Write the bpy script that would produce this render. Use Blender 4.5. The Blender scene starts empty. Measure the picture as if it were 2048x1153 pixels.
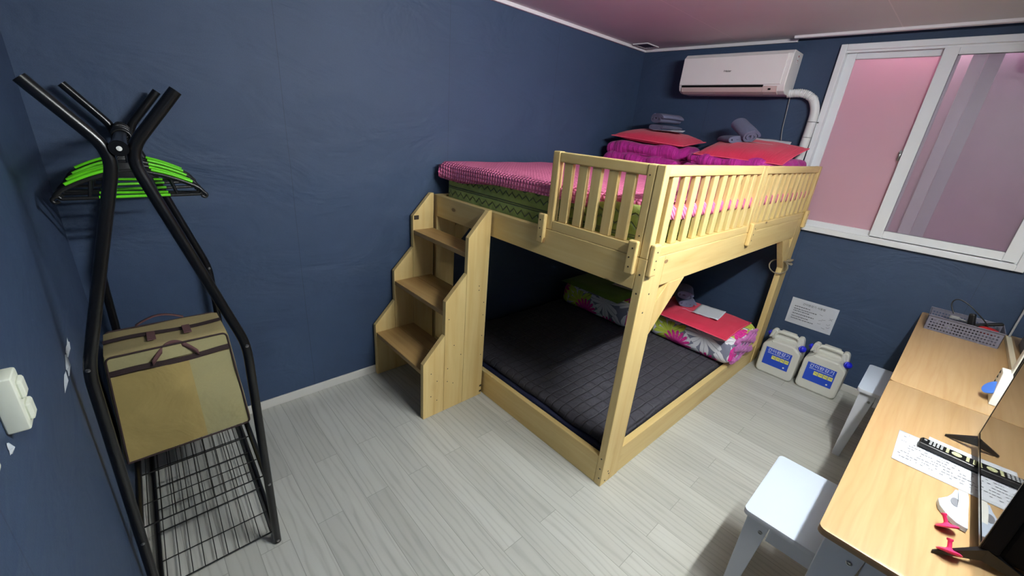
import bpy, bmesh, math, random
from mathutils import Vector, Matrix, noise
PI = math.pi
random.seed(7)
SC = bpy.context.scene
COL = SC.collection
L, H, W = 3.809, 2.3235, 1.55
LAMP = 150.0          # right wall x, ceiling z, bunk width
YS = -2.735                            # side wall behind the desk

# ------------------------------------------------------------------ node helpers
def lin(c):
    return tuple(((v/255.0)/12.92 if v/255.0 <= .04045 else ((v/255.0+.055)/1.055)**2.4) for v in c)+(1.0,)
class NT:
    def __init__(s, name):
        s.m = bpy.data.materials.new(name); s.m.use_nodes = True
        s.t = s.m.node_tree; s.t.nodes.clear()
        s.out = s.t.nodes.new('ShaderNodeOutputMaterial')
    def n(s, typ, ins=None, **kw):
        k = s.t.nodes.new(typ)
        for a, v in kw.items(): setattr(k, a, v)
        if ins:
            for a, v in ins.items():
                if isinstance(v, bpy.types.NodeSocket): s.t.links.new(v, k.inputs[a])
                else: k.inputs[a].default_value = v
        return k
    def math(s, op, a, b=None, c=None, clamp=False):
        k = s.t.nodes.new('ShaderNodeMath'); k.operation = op; k.use_clamp = clamp
        for i, v in enumerate((a, b, c)):
            if v is None: continue
            if isinstance(v, bpy.types.NodeSocket): s.t.links.new(v, k.inputs[i])
            else: k.inputs[i].default_value = v
        return k.outputs[0]
    def mix(s, f, a, b, blend='MIX'):
        k = s.t.nodes.new('ShaderNodeMix'); k.data_type = 'RGBA'; k.blend_type = blend
        for i, v in ((0, f), (6, a), (7, b)):
            if isinstance(v, bpy.types.NodeSocket): s.t.links.new(v, k.inputs[i])
            else: k.inputs[i].default_value = v
        return k.outputs[2]
    def ramp(s, f, stops):
        k = s.t.nodes.new('ShaderNodeValToRGB')
        e = k.color_ramp.elements
        while len(e) < len(stops): e.new(.5)
        for i, (p_, c_) in enumerate(stops): e[i].position = p_; e[i].color = c_ if isinstance(c_, tuple) else (c_, c_, c_, 1)
        s.t.links.new(f, k.inputs[0]); return k.outputs[0]
    def coord(s, kind='Object', scale=(1, 1, 1), rot=(0, 0, 0), loc=(0, 0, 0)):
        tc = s.t.nodes.new('ShaderNodeTexCoord')
        return s.n('ShaderNodeMapping', {'Vector': tc.outputs[kind], 'Scale': scale, 'Rotation': rot, 'Location': loc}).outputs[0]
    def sep(s, v):
        k = s.n('ShaderNodeSeparateXYZ', {'Vector': v}); return k.outputs
    def noise(s, v, scale=5, detail=3, rough=.5, dist=0):
        return s.n('ShaderNodeTexNoise', {'Vector': v, 'Scale': scale, 'Detail': detail, 'Roughness': rough, 'Distortion': dist}).outputs[0]
    def bump(s, h, strength=.3, dist=.01, normal=None):
        ins = {'Height': h, 'Strength': strength, 'Distance': dist}
        if normal is not None: ins['Normal'] = normal
        return s.n('ShaderNodeBump', ins).outputs[0]
    def finish(s, col, rough=.5, metal=0, normal=None, **kw):
        ins = {'Base Color': col, 'Roughness': rough, 'Metallic': metal}
        if normal is not None: ins['Normal'] = normal
        for a, v in kw.items(): ins[a.replace('_', ' ')] = v
        b = s.n('ShaderNodeBsdfPrincipled', ins)
        s.t.links.new(b.outputs[0], s.out.inputs[0]); return s.m

def plain(name, rgb, rough=.5, metal=0, var=.04, bump=0, bscale=200, **kw):
    t = NT(name); c = lin(rgb)
    v = t.coord()
    nz = t.noise(v, 9, 3)
    c2 = tuple(x*(1-var*2) for x in c[:3])+(1,)
    col = t.mix(nz, c, c2)
    nrm = t.bump(t.noise(v, bscale, 2), bump, .002) if bump else None
    return t.finish(col, rough, metal, nrm, **kw)

def pine(name, axis, base=(230, 205, 142), dark=(208, 170, 104)):
    t = NT(name)
    sc = [14, 14, 14]; sc[axis] = .9
    v = t.coord(scale=tuple(sc))
    g = t.noise(v, 1.6, 4, .55, .6)
    fine = t.noise(v, 9, 3, .6)
    col = t.ramp(g, [(.3, lin(base)), (.62, lin(tuple((a+b)/2 for a, b in zip(base, dark)))), (.78, lin(dark))])
    col = t.mix(t.math('MULTIPLY', fine, .22), col, lin(tuple(x*.8 for x in base)))
    ks = [9.0, 9.0, 9.0]; ks[axis] = 4.5
    kv = t.coord(scale=tuple(ks))
    vo = t.n('ShaderNodeTexVoronoi', {'Vector': kv, 'Scale': 1.0})
    pick = t.math('GREATER_THAN', t.sep(vo.outputs['Color'])[0], .45)
    size = t.math('MULTIPLY', t.sep(vo.outputs['Color'])[1], .10)
    k = t.math('MULTIPLY', t.math('LESS_THAN', vo.outputs['Distance'], t.math('ADD', size, .02)), pick)
    halo = t.math('MULTIPLY', t.math('SUBTRACT', 1.0, t.math('MULTIPLY', vo.outputs['Distance'], 4.5), clamp=True), pick)
    col = t.mix(t.math('MULTIPLY', halo, .35), col, lin((176, 132, 76)))
    col = t.mix(t.math('MULTIPLY', k, .75), col, lin((110, 70, 40)))
    return t.finish(col, .5, 0, t.bump(fine, .06, .002))

def metalm(name, rgb, rough=.3): return plain(name, rgb, rough, 1.0, .02)

M = {}
M['pine_x'] = pine('pine along x', 0); M['pine_y'] = pine('pine along y', 1); M['pine_z'] = pine('pine along z', 2)
M['pine_pale'] = pine('pale planed wood', 0, (206, 196, 172), (190, 176, 146)); M['tread'] = pine('shade-darkened pine tread', 1, (190, 156, 100), (146, 108, 60))  # shade on the treads is put into their darker wood colour
M['screw'] = plain('dark screw head', (58, 48, 38), .5)
M['black'] = plain('glossy black paint', (12, 12, 14), .28)
M['black_plastic'] = plain('black plastic', (16, 16, 18), .38)
M['black_matte'] = plain('matte black plastic', (10, 10, 12), .85, Specular_IOR_Level=.15)
M['wire'] = plain('black coated wire', (12, 12, 13), .35)
M['green_grip'] = plain('lime green grip', (104, 220, 22), .45)
M['white_plastic'] = plain('white plastic', (228, 228, 222), .35, var=.015)
M['ivory'] = plain('ivory switch plastic', (226, 230, 214), .4, var=.02)
M['frame_white'] = plain('white window frame', (226, 229, 233), .35, var=.01)
M['white_board'] = plain('white lacquered board', (190, 202, 220), .35, var=.01)
M['grey_board'] = plain('pale grey lacquer', (196, 199, 208), .45, var=.01)
M['chrome'] = metalm('chrome', (205, 205, 210), .2)
M['steel'] = metalm('steel bolt', (150, 150, 150), .35)
M['ac_white'] = plain('aircon casing', (222, 219, 218), .4, var=.02)
M['ac_lower'] = plain('aircon outlet trim', (200, 182, 178), .45, var=.03)
M['hose'] = plain('white hose wrap', (220, 222, 222), .5, var=.03)
M['paper'] = plain('white paper', (196, 200, 208), .8, var=.01)
M['ink'] = plain('grey print', (120, 122, 130), .8)
M['ink_dark'] = plain('black print', (30, 32, 38), .8)
M['towel'] = plain('slate terry towel', (104, 108, 134), .95, var=.12, bump=.8, bscale=260)
M['cord_grey'] = plain('grey cord', (150, 150, 150), .6)
M['rope'] = plain('beige cord', (138, 128, 108), .8, var=.1)
M['jug'] = plain('pale grey moulded plastic', (206, 206, 198), .45, var=.02)
M['blue_cap'] = plain('blue cap plastic', (22, 30, 200), .4)
M['blue_label'] = plain('blue label', (24, 70, 190), .4, var=.02)
M['yellow'] = plain('yellow label square', (216, 212, 110), .5)
M['white_ink'] = plain('white lettering', (238, 240, 244), .5)
M['red_plastic'] = plain('dark red plastic', (150, 20, 26), .35)
M['pink_plastic'] = plain('hot pink plastic', (232, 52, 108), .4)
M['blue_patch'] = plain('light blue plastic', (70, 120, 214), .45)
M['basket'] = plain('grey basket plastic', (104, 103, 118), .5, var=.02)
M['navy_mattress'] = plain('navy mattress cloth', (22, 30, 62), .85, bump=.3)
M['bag_trim'] = plain('dark brown webbing', (52, 36, 36), .8, bump=.4)
M['bag_handle'] = plain('plum brown webbing', (98, 66, 66), .8, bump=.4)
M['piping_red'] = plain('rose piping', (236, 92, 120), .7)
M['magenta_trim'] = plain('pale piping', (230, 190, 220), .7)

def wallpaper():
    t = NT('navy wallpaper'); v = t.coord()
    x, y, z = t.sep(v)
    a = t.noise(v, 2.2, 5, .6)
    col = t.mix(a, lin((47, 65, 92)), lin((61, 83, 114)))
    fib = t.noise(t.coord(scale=(70, 70, 90)), 3, 4, .75)
    col = t.mix(t.math('MULTIPLY', fib, .7), col, lin((30, 44, 68)))
    wr = t.noise(t.coord(scale=(1.3, 1.3, 2.6)), 1.6, 4, .55, .8)
    # paper joins every 0.93 m along the wall, one on each axis
    def seam(c, off):
        f = t.math('FRACT', t.math('DIVIDE', t.math('ADD', c, off), .93))
        w = t.math('ADD', .5, t.math('MULTIPLY', t.math('SUBTRACT', t.noise(v, 2.0, 2), .5), .012))
        return t.math('LESS_THAN', t.math('ABSOLUTE', t.math('SUBTRACT', f, w)), .0022)
    s_ = t.math('MAXIMUM', seam(x, -.362), seam(y, .2))
    col = t.mix(t.math('MULTIPLY', s_, .45), col, lin((26, 38, 62)))
    n1 = t.bump(fib, .25, .003)
    n2 = t.bump(t.math('SUBTRACT', wr, t.math('MULTIPLY', s_, .08)), .5, .03, n1)
    return t.finish(col, .62, 0, n2)
M['wall'] = wallpaper()

def floorm():
    t = NT('pale oak plank vinyl')
    v = t.coord(rot=(0, 0, PI/2))          # boards run along y
    br = t.n('ShaderNodeTexBrick', {'Vector': v, 'Color1': (0, 0, 0, 1), 'Color2': (1, 1, 1, 1), 'Mortar': (.5, .5, .5, 1), 'Scale': 1.0,
             'Mortar Size': .0012, 'Mortar Smooth': .1, 'Brick Width': .92, 'Row Height': .105, 'Bias': 0.0}, offset=.37, offset_frequency=2)
    tone = t.sep(br.outputs['Color'])[0]
    gv = t.n('ShaderNodeVectorMath', {0: t.coord(scale=(11, 1.4, 1)), 1: t.n('ShaderNodeCombineXYZ', {'X': t.math('MULTIPLY', tone, 7), 'Y': t.math('MULTIPLY', tone, 23)}).outputs[0]}, operation='ADD').outputs[0]
    g = t.noise(gv, 1.2, 5, .6, 1.2)
    w = t.n('ShaderNodeTexWave', {'Vector': gv, 'Scale': .9, 'Distortion': 9, 'Detail': 3, 'Detail Scale': 1.2}, bands_direction='X').outputs[1]
    col = t.mix(tone, lin((196, 197, 190)), lin((180, 181, 174)))
    col = t.mix(t.math('MULTIPLY', t.math('POWER', g, 2), .55), col, lin((150, 149, 142)))
    col = t.mix(t.math('MULTIPLY', t.math('MULTIPLY', t.math('POWER', w, 5), g), .45), col, lin((118, 115, 108)))
    col = t.mix(t.math('MULTIPLY', br.outputs['Fac'], .6), col, lin((118, 116, 110)))
    return t.finish(col, .42, 0, t.bump(t.math('SUBTRACT', g, br.outputs['Fac']), .12, .002))
M['floor'] = floorm()

def deskwood():
    t = NT('beech desk laminate')
    g = t.noise(t.coord(scale=(1.2, 18, 3)), 1.1, 4, .6, 1.5)
    w = t.n('ShaderNodeTexWave', {'Vector': t.coord(scale=(1.0, 9, 3)), 'Scale': 1.3, 'Distortion': 12, 'Detail': 3}, bands_direction='Y').outputs[1]
    col = t.ramp(g, [(.3, lin((186, 156, 114))), (.6, lin((177, 144, 100))), (.8, lin((160, 122, 80)))])
    col = t.mix(t.math('MULTIPLY', t.math('POWER', w, 4), .25), col, lin((168, 126, 82)))
    return t.finish(col, .38)
M['desk'] = deskwood()
M['desk_edge'] = plain('brown desk edge', (150, 116, 80), .5)

def ceilm():
    t = NT('ceiling paper'); v = t.coord()
    x, y, z = t.sep(v)
    n = t.noise(v, 3, 4)
    col = t.mix(n, lin((208, 210, 209)), lin((198, 199, 199)))
    f = t.math('FRACT', t.math('DIVIDE', t.math('ADD', y, .35), .93))
    s_ = t.math('LESS_THAN', t.math('ABSOLUTE', t.math('SUBTRACT', f, .5)), .003)
    col = t.mix(t.math('MULTIPLY', s_, .35), col, lin((245, 240, 240)))
    return t.finish(col, .7, 0, t.bump(t.noise(v, 120, 2), .2, .002))
M['ceiling'] = ceilm()
M['moulding'] = plain('white moulding', (220, 216, 220), .5, var=.02)
M['baseboard'] = plain('white vinyl skirting', (206, 204, 198), .5, var=.02)
M['pink_panel'] = plain('pink panel outside window', (240, 200, 214), .7, var=.05)
M['mauve_panel'] = plain('mauve panel outside window', (206, 164, 190), .6, var=.12)

def glassm(name, tint, cover, rough, haze=(230, 200, 214)):
    t = NT(name)
    tr = t.n('ShaderNodeBsdfTransparent', {'Color': lin(tint)})
    df = t.n('ShaderNodeBsdfDiffuse', {'Color': lin(haze)})
    tl = t.n('ShaderNodeBsdfTranslucent', {'Color': lin(haze)})
    gl = t.n('ShaderNodeBsdfGlossy', {'Color': (1, 1, 1, 1), 'Roughness': rough})
    m0 = t.n('ShaderNodeMixShader', {0: .5, 1: df.outputs[0], 2: tl.outputs[0]})
    m1 = t.n('ShaderNodeMixShader', {0: cover, 1: tr.outputs[0], 2: m0.outputs[0]})
    fr = t.n('ShaderNodeFresnel', {'IOR': 1.5})
    m2 = t.n('ShaderNodeMixShader', {0: fr.outputs[0], 1: m1.outputs[0], 2: gl.outputs[0]})
    t.t.links.new(m2.outputs[0], t.out.inputs[0]); return t.m
M['frost_pink'] = glassm('pink frosted glass', (246, 232, 238), .75, .4, (250, 212, 226))
M['frost'] = glassm('frosted glass', (240, 236, 240), .20, .42, (205, 185, 200))

def mirror():
    t = NT('mirror silvering'); return t.finish((.9, .92, .93, 1), .02, 1.0)
M['mirror'] = mirror()
def screen():
    t = NT('glossy television screen')
    return t.finish((.012, .011, .012, 1), .03, 0, None, Specular_IOR_Level=1.0, IOR=2.1)
M['screen'] = screen()

def waffle():
    t = NT('pink waffle cotton'); v = t.coord()
    x, y, z = t.sep(v)
    def cell(c, k): return t.math('ABSOLUTE', t.math('SINE', t.math('MULTIPLY', c, k)))
    K = PI/.022
    h = t.math('MULTIPLY', cell(t.math('ADD', x, z), K), cell(y, K))
    h = t.math('POWER', h, .5)
    col = t.mix(h, lin((222, 88, 140)), lin((244, 142, 182)))
    col = t.mix(t.math('MULTIPLY', t.noise(v, 6, 3), .3), col, lin((230, 110, 156)))
    return t.finish(col, .85, 0, t.bump(h, .9, .009))
M['waffle'] = waffle()

def green():
    t = NT('green quilted mattress cloth'); v = t.coord()
    x, y, z = t.sep(v)
    u = t.math('ADD', x, y)
    def line(zc, amp, per, wd):
        tri = t.math('MULTIPLY', t.math('PINGPONG', t.math('ADD', u, t.math('MULTIPLY', t.noise(v, 3, 1), .02)), per), amp/per)
        d = t.math('ABSOLUTE', t.math('SUBTRACT', t.math('SUBTRACT', z, zc), tri))
        return t.math('SUBTRACT', 1.0, t.math('DIVIDE', d, wd), clamp=True)
    m = line(1.262, .022, .026, .005)
    for a in (line(1.232, 0, .05, .004), line(1.222, 0, .05, .004), line(1.178, .026, .03, .006), line(1.13, .02, .034, .006), line(1.30, .02, .05, .005)):
        m = t.math('MAXIMUM', m, a)
    n = t.noise(v, 14, 4, .6)
    col = t.mix(n, lin((142, 164, 70)), lin((172, 192, 100)))
    col = t.mix(t.math('MULTIPLY', m, .6), col, lin((66, 90, 26)))
    hgt = t.math('ADD', t.math('SUBTRACT', 1, m), t.math('MULTIPLY', n, .6))
    return t.finish(col, .75, 0, t.bump(hgt, 1.0, .014), Sheen_Weight=.3)
M['green'] = green()

def quilt(name, c1, c2, spacing=.075, strength=.6):
    t = NT(name); v = t.coord()
    dv = t.n('ShaderNodeVectorMath', {0: v, 1: t.n('ShaderNodeVectorMath', {0: t.n('ShaderNodeTexNoise', {'Vector': v, 'Scale': 5.0}).outputs[1], 'Scale': .02}, operation='SCALE').outputs[0]}, operation='ADD').outputs[0]
    x, y, z = t.sep(dv)
    def ln(c, s_): return t.math('SUBTRACT', 1, t.math('DIVIDE', t.math('PINGPONG', c, s_), .006), clamp=True)
    m = t.math('MAXIMUM', ln(x, spacing), ln(y, spacing*.55))
    wr = t.noise(v, 22, 4, .65, 1.2)
    col = t.mix(t.math('MULTIPLY', m, .35), t.mix(wr, lin(c1), lin(c2)), lin(tuple(q*.55 for q in c1)))
    h = t.math('ADD', t.math('MULTIPLY', wr, .8), t.math('SUBTRACT', 1, m))
    return t.finish(col, .8, 0, t.bump(h, strength, .012))
M['quilt'] = quilt('charcoal quilted cotton', (52, 51, 59), (68, 66, 75), .05)

def puffy(name, c1, c2, k=26, axis=1, strength=.6, rough=.7):
    t = NT(name)
    sc = [3.0, 3.0, 3.0]; sc[axis] = k
    n = t.noise(t.coord(scale=tuple(sc)), 1.0, 3, .6, .8)
    n2 = t.noise(t.coord(), 40, 3)
    col = t.mix(n, lin(c1), lin(c2))
    return t.finish(col, rough, 0, t.bump(t.math('ADD', n, t.math('MULTIPLY', n2, .2)), strength, .02), Sheen_Weight=.15)
M['magenta'] = puffy('magenta microfibre duvet', (196, 28, 156), (154, 16, 120), 30, 1, .9)
M['red'] = puffy('red quilted pillowcase', (214, 42, 82), (196, 32, 68), 130, 1, .35, .8)
M['red_low'] = puffy('crimson pillowcase', (212, 44, 78), (196, 34, 66), 20, 1, .12, .8)
M['green_pillow'] = puffy('olive green pillowcase', (96, 128, 32), (80, 110, 26), 20, 1, .12, .8)
M['pink_lining'] = puffy('pink floral lining', (226, 116, 192), (150, 100, 160), 14, 2, .7, .8)

def floral():
    t = NT('floral print cotton')
    uv = t.coord('UV')
    vn = t.n('ShaderNodeVectorMath', {0: uv, 1: t.n('ShaderNodeVectorMath', {0: t.n('ShaderNodeTexNoise', {'Vector': uv, 'Scale': 9.0}).outputs[1], 'Scale': .03}, operation='SCALE').outputs[0]}, operation='ADD').outputs[0]
    base = t.mix(t.noise(uv, 6, 4), lin((104, 108, 128)), lin((140, 142, 162)))
    def ros(scale, off, petals, rin, sharp, thr, chan):
        p_ = t.n('ShaderNodeVectorMath', {0: vn, 1: (off, off*.7, 0)}, operation='ADD').outputs[0]
        vo = t.n('ShaderNodeTexVoronoi', {'Vector': p_, 'Scale': scale, 'Randomness': .75}, voronoi_dimensions='2D')
        dv = t.n('ShaderNodeVectorMath', {0: p_, 1: vo.outputs['Position']}, operation='SUBTRACT').outputs[0]
        a, b, _ = t.sep(dv)
        th = t.math('ARCTAN2', b, a)
        r = t.math('MULTIPLY', t.n('ShaderNodeVectorMath', {0: dv}, operation='LENGTH').outputs['Value'], scale)
        pet = t.math('POWER', t.math('ABSOLUTE', t.math('COSINE', t.math('MULTIPLY', th, petals/2))), sharp)
        lim = t.math('MULTIPLY', t.math('ADD', .25, t.math('MULTIPLY', pet, .75)), rin)
        m = t.math('MULTIPLY', t.math('LESS_THAN', r, lim), t.math('GREATER_THAN', t.sep(vo.outputs['Color'])[chan], thr))
        vein = t.math('LESS_THAN', t.math('ABSOLUTE', t.math('SINE', t.math('MULTIPLY', th, petals/2))), .10)
        return m, vein, r
    m, ve, r = ros(4.2, .13, 7, .66, .8, .10, 0)
    col = t.mix(m, base, t.mix(t.math('MULTIPLY', ve, .6), lin((226, 226, 232)), lin((120, 124, 144))))
    m, ve, r = ros(3.9, 3.3, 8, .60, .7, .46, 1)
    col = t.mix(m, col, t.mix(t.math('MULTIPLY', ve, .7), lin((198, 214, 78)), lin((96, 120, 40))))
    m, ve, r = ros(3.2, 8.1, 17, .36, .4, .35, 2)
    fl = t.mix(t.math('FRACT', t.math('MULTIPLY', r, 9)), lin((232, 48, 158)), lin((206, 40, 140)))
    col = t.mix(m, col, fl)
    return t.finish(col, .8, 0, t.bump(t.noise(t.coord(), 16, 4), .5, .012))
M['floral'] = floral()

def bagcloth(name, c1, c2):
    t = NT(name); v = t.coord()
    n = t.noise(v, 5, 4, .6, .5); f = t.noise(v, 380, 1)
    col = t.mix(n, lin(c1), lin(c2)); col = t.mix(t.math('MULTIPLY', f, .25), col, lin(tuple(x*.7 for x in c1)))
    return t.finish(col, .8, 0, t.bump(n, .4, .02))
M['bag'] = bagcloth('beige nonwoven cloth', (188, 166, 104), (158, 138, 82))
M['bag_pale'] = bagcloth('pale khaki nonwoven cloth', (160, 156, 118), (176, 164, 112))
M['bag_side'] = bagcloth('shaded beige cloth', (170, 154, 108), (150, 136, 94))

def scuff():
    return plain('bare plaster scuff', (206, 214, 222), .8, var=.2, bump=.6)
M['scuff'] = scuff()

# ------------------------------------------------------------------ mesh helpers
class MB:
    def __init__(s): s.bm = bmesh.new(); s.uv = None; s.round = False
    def box(s, x0, x1, y0, y1, z0, z1, bev=0.0, seg=2, mi=0):
        r = bmesh.ops.create_cube(s.bm, size=1)
        for v in r['verts']:
            v.co = Vector(((x0+x1)/2+v.co.x*(x1-x0), (y0+y1)/2+v.co.y*(y1-y0), (z0+z1)/2+v.co.z*(z1-z0)))
        fs = {f for v in r['verts'] for f in v.link_faces}
        if bev > 0:
            es = list({e for v in r['verts'] for e in v.link_edges})
            rb = bmesh.ops.bevel(s.bm, geom=es, offset=bev, segments=seg, profile=.5, affect='EDGES')
            fs = set(rb['faces']) | {f for f in fs if f.is_valid}
        for f in fs:
            if f.is_valid: f.material_index = mi
        return s
    def prism(s, pts, axis, a0, a1, mi=0, bev=0.0):
        def mk(p_, a):
            q = list(p_); q.insert(axis, a); return s.bm.verts.new(q)
        A = [mk(p_, a0) for p_ in pts]; B = [mk(p_, a1) for p_ in pts]
        fs = [s.bm.faces.new(A), s.bm.faces.new(list(reversed(B)))]
        n = len(pts)
        for i in range(n): fs.append(s.bm.faces.new((A[i], B[i], B[(i+1) % n], A[(i+1) % n])))
        bmesh.ops.recalc_face_normals(s.bm, faces=fs)
        if bev > 0:
            es = list({e for v in A+B for e in v.link_edges})
            rb = bmesh.ops.bevel(s.bm, geom=es, offset=bev, segments=2, profile=.5, affect='EDGES')
            fs = rb['faces']
        for f in fs:
            if f.is_valid: f.material_index = mi
        return s
    def tube(s, pts, r, n=12, closed=False, cap=True, mi=0, radii=None):
        s.round = True
        pts = [Vector(p_) for p_ in pts]; rings = []
        up = None; m = len(pts)
        for i, p_ in enumerate(pts):
            if closed: d = pts[(i+1) % m]-pts[i-1]
            else: d = pts[min(i+1, m-1)]-pts[max(i-1, 0)]
            d.normalize()
            if up is None:
                up = Vector((0, 0, 1)) if abs(d.z) < .9 else Vector((1, 0, 0))
            up = (up-d*up.dot(d))
            if up.length < 1e-6: up = d.orthogonal()
            up.normalize(); sd = d.cross(up)
            rr = radii[i] if radii else r
            rings.append([s.bm.verts.new(p_+(up*math.cos(2*PI*k/n)+sd*math.sin(2*PI*k/n))*rr) for k in range(n)])
        fs = []
        for i in range(m if closed else m-1):
            a, b = rings[i], rings[(i+1) % m]
            for k in range(n): fs.append(s.bm.faces.new((a[k], a[(k+1) % n], b[(k+1) % n], b[k])))
        if cap and not closed:
            fs.append(s.bm.faces.new(rings[0])); fs.append(s.bm.faces.new(list(reversed(rings[-1]))))
        for f in fs: f.material_index = mi
        bmesh.ops.recalc_face_normals(s.bm, faces=fs)
        return s
    def lathe(s, prof, o=(0, 0, 0), axis='z', n=24, mi=0):
        s.round = True
        o = Vector(o); rings = []
        for r, h in prof:
            ring = []
            for k in range(n):
                a = 2*PI*k/n; c, d = r*math.cos(a), r*math.sin(a)
                q = {'z': (c, d, h), 'x': (h, c, d), 'y': (c, h, d)}[axis]
                ring.append(s.bm.verts.new(o+Vector(q)))
            rings.append(ring)
        fs = []
        for a, b in zip(rings, rings[1:]):
            for k in range(n): fs.append(s.bm.faces.new((a[k], a[(k+1) % n], b[(k+1) % n], b[k])))
        fs.append(s.bm.faces.new(rings[0])); fs.append(s.bm.faces.new(rings[-1]))
        for f in fs: f.material_index = mi
        bmesh.ops.recalc_face_normals(s.bm, faces=fs)
        return s
    def grid(s, nu, nv, fn, mi=0, uvfn=None):
        s.round = True
        V = [[s.bm.verts.new(fn(i/nu, j/nv)) for j in range(nv+1)] for i in range(nu+1)]
        if uvfn and s.uv is None: s.uv = s.bm.loops.layers.uv.new('UVMap')
        for i in range(nu):
            for j in range(nv):
                f = s.bm.faces.new((V[i][j], V[i+1][j], V[i+1][j+1], V[i][j+1])); f.material_index = mi
                if uvfn:
                    for lp, (a, b) in zip(f.loops, ((i, j), (i+1, j), (i+1, j+1), (i, j+1))): lp[s.uv].uv = uvfn(a/nu, b/nv)
        return V
    def ribbon(s, c2, thick, y0, y1, ny=6, mi=0, wob=0.0, uv=False):
        s.round = True
        """folded cloth: a thick strip following the 2-D path c2 in xz, extruded along y"""
        c2 = [Vector((a, b)) for a, b in c2]; m = len(c2); lo, hi = [], []
        for i in range(m):
            d = (c2[min(i+1, m-1)]-c2[max(i-1, 0)]).normalized(); nrm = Vector((-d.y, d.x))
            lo.append(c2[i]-nrm*thick/2); hi.append(c2[i]+nrm*thick/2)
        ring = lo+list(reversed(hi)); n = len(ring); rings = []
        for j in range(ny+1):
            y = y0+(y1-y0)*j/ny
            rings.append([s.bm.verts.new((p_.x+wob*noise.noise(Vector((p_.x*9, y*9, p_.y*9))), y+wob*.6*noise.noise(Vector((p_.y*11, p_.x*11, 3))), p_.y+wob*noise.noise(Vector((p_.x*9, y*9, p_.y*9+7))))) for p_ in ring])
        fs = []
        for a, b in zip(rings, rings[1:]):
            for k in range(n): fs.append(s.bm.faces.new((a[k], a[(k+1) % n], b[(k+1) % n], b[k])))
        for ra in (rings[0], rings[-1]):
            for k in range(m-1): fs.append(s.bm.faces.new((ra[k], ra[k+1], ra[n-2-k], ra[n-1-k])))
        bmesh.ops.recalc_face_normals(s.bm, faces=fs)
        for f in fs: f.material_index = mi
        return s
    def build(s, name, mats, parent=None, loc=None, rot=None, smooth=None):
        if smooth is None: smooth = 50 if s.round or len(s.bm.verts) > 300 else 15
        me = bpy.data.meshes.new(name); s.bm.to_mesh(me); s.bm.free()
        for m_ in (mats if isinstance(mats, (list, tuple)) else [mats]): me.materials.append(m_)
        for p_ in me.polygons: p_.use_smooth = True
        me.set_sharp_from_angle(angle=math.radians(smooth))
        o = bpy.data.objects.new(name, me); COL.objects.link(o)
        if parent: o.parent = parent
        if loc is not None: o.location = loc
        if rot is not None: o.rotation_euler = rot
        return o

def tag(o, label=None, cat=None, group=None, kind=None):
    if label: o['label'] = label
    if cat: o['category'] = cat
    if group: o['group'] = group
    if kind: o['kind'] = kind
    return o
def empty(name, loc, label, cat, rz=0, group=None, rot=None):
    o = bpy.data.objects.new(name, None); COL.objects.link(o); o.location = loc
    o.rotation_euler = rot if rot else (0, 0, rz); o.empty_display_size = .1
    return tag(o, label, cat, group)
def copy_tree(o, parent=None):
    c = o.copy(); COL.objects.link(c); c.parent = parent
    for ch in list(o.children): copy_tree(ch, c)
    return c
def struct(o): return tag(o, kind='structure')
def arc(c, r, a0, a1, n=8):
    return [(c[0]+r*math.cos(a0+(a1-a0)*i/n), c[1]+r*math.sin(a0+(a1-a0)*i/n)) for i in range(n+1)]
def smoothpath(pts, it=2):
    pts = [Vector(p_) for p_ in pts]
    for _ in range(it):
        q = [pts[0]]
        for a, b in zip(pts, pts[1:]): q += [a*.75+b*.25, a*.25+b*.75]
        q.append(pts[-1]); pts = q
    return pts
def bend(pts, r):
    """polyline with its inner corners rounded over length r"""
    pts = [Vector(p_) for p_ in pts]; out = [pts[0]]
    for a, b, c in zip(pts, pts[1:], pts[2:]):
        p0 = b+(a-b).normalized()*r; p1 = b+(c-b).normalized()*r
        for i in range(7):
            t_ = i/6; out.append(p0*(1-t_)**2+b*2*t_*(1-t_)+p1*t_**2)
    out.append(pts[-1]); return out
def rounded(sx, sy, sz, r, cuts=10, disp=0.0, freq=6, seed=0, crown=0.0):
    """soft box centred on its base, rounded by r, gently lumpy"""
    b = MB(); bm = b.bm
    bmesh.ops.create_cube(bm, size=2)
    bmesh.ops.subdivide_edges(bm, edges=bm.edges[:], cuts=cuts, use_grid_fill=True)
    for v in bm.verts:
        p_ = Vector((v.co.x*sx/2, v.co.y*sy/2, v.co.z*sz/2))
        q = Vector((max(-sx/2+r, min(sx/2-r, p_.x)), max(-sy/2+r, min(sy/2-r, p_.y)), max(-sz/2+r, min(sz/2-r, p_.z))))
        d = p_-q
        if d.length > 1e-9: p_ = q+d.normalized()*r
        if crown and p_.z > 0: p_.z += crown*(1-(p_.x/(sx/2))**2)*(1-(p_.y/(sy/2))**2)
        if disp:
            n_ = noise.noise(Vector((p_.x*freq, p_.y*freq, p_.z*freq+seed)))
            p_ += (v.co.normalized())*disp*n_*(0.25 if p_.z < -sz*.35 else 1)
        v.co = p_+Vector((0, 0, sz/2))
    uv = bm.loops.layers.uv.new('UVMap')
    for f in bm.faces:
        f.normal_update(); n_ = f.normal
        for lp in f.loops:
            c = lp.vert.co
            if abs(n_.y) > .75: lp[uv].uv = (c.x+5, c.z)
            else: lp[uv].uv = (c.y, c.z-c.x*.0+((sx/2+c.x) if n_.z > .5 else 0))
    return b
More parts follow.
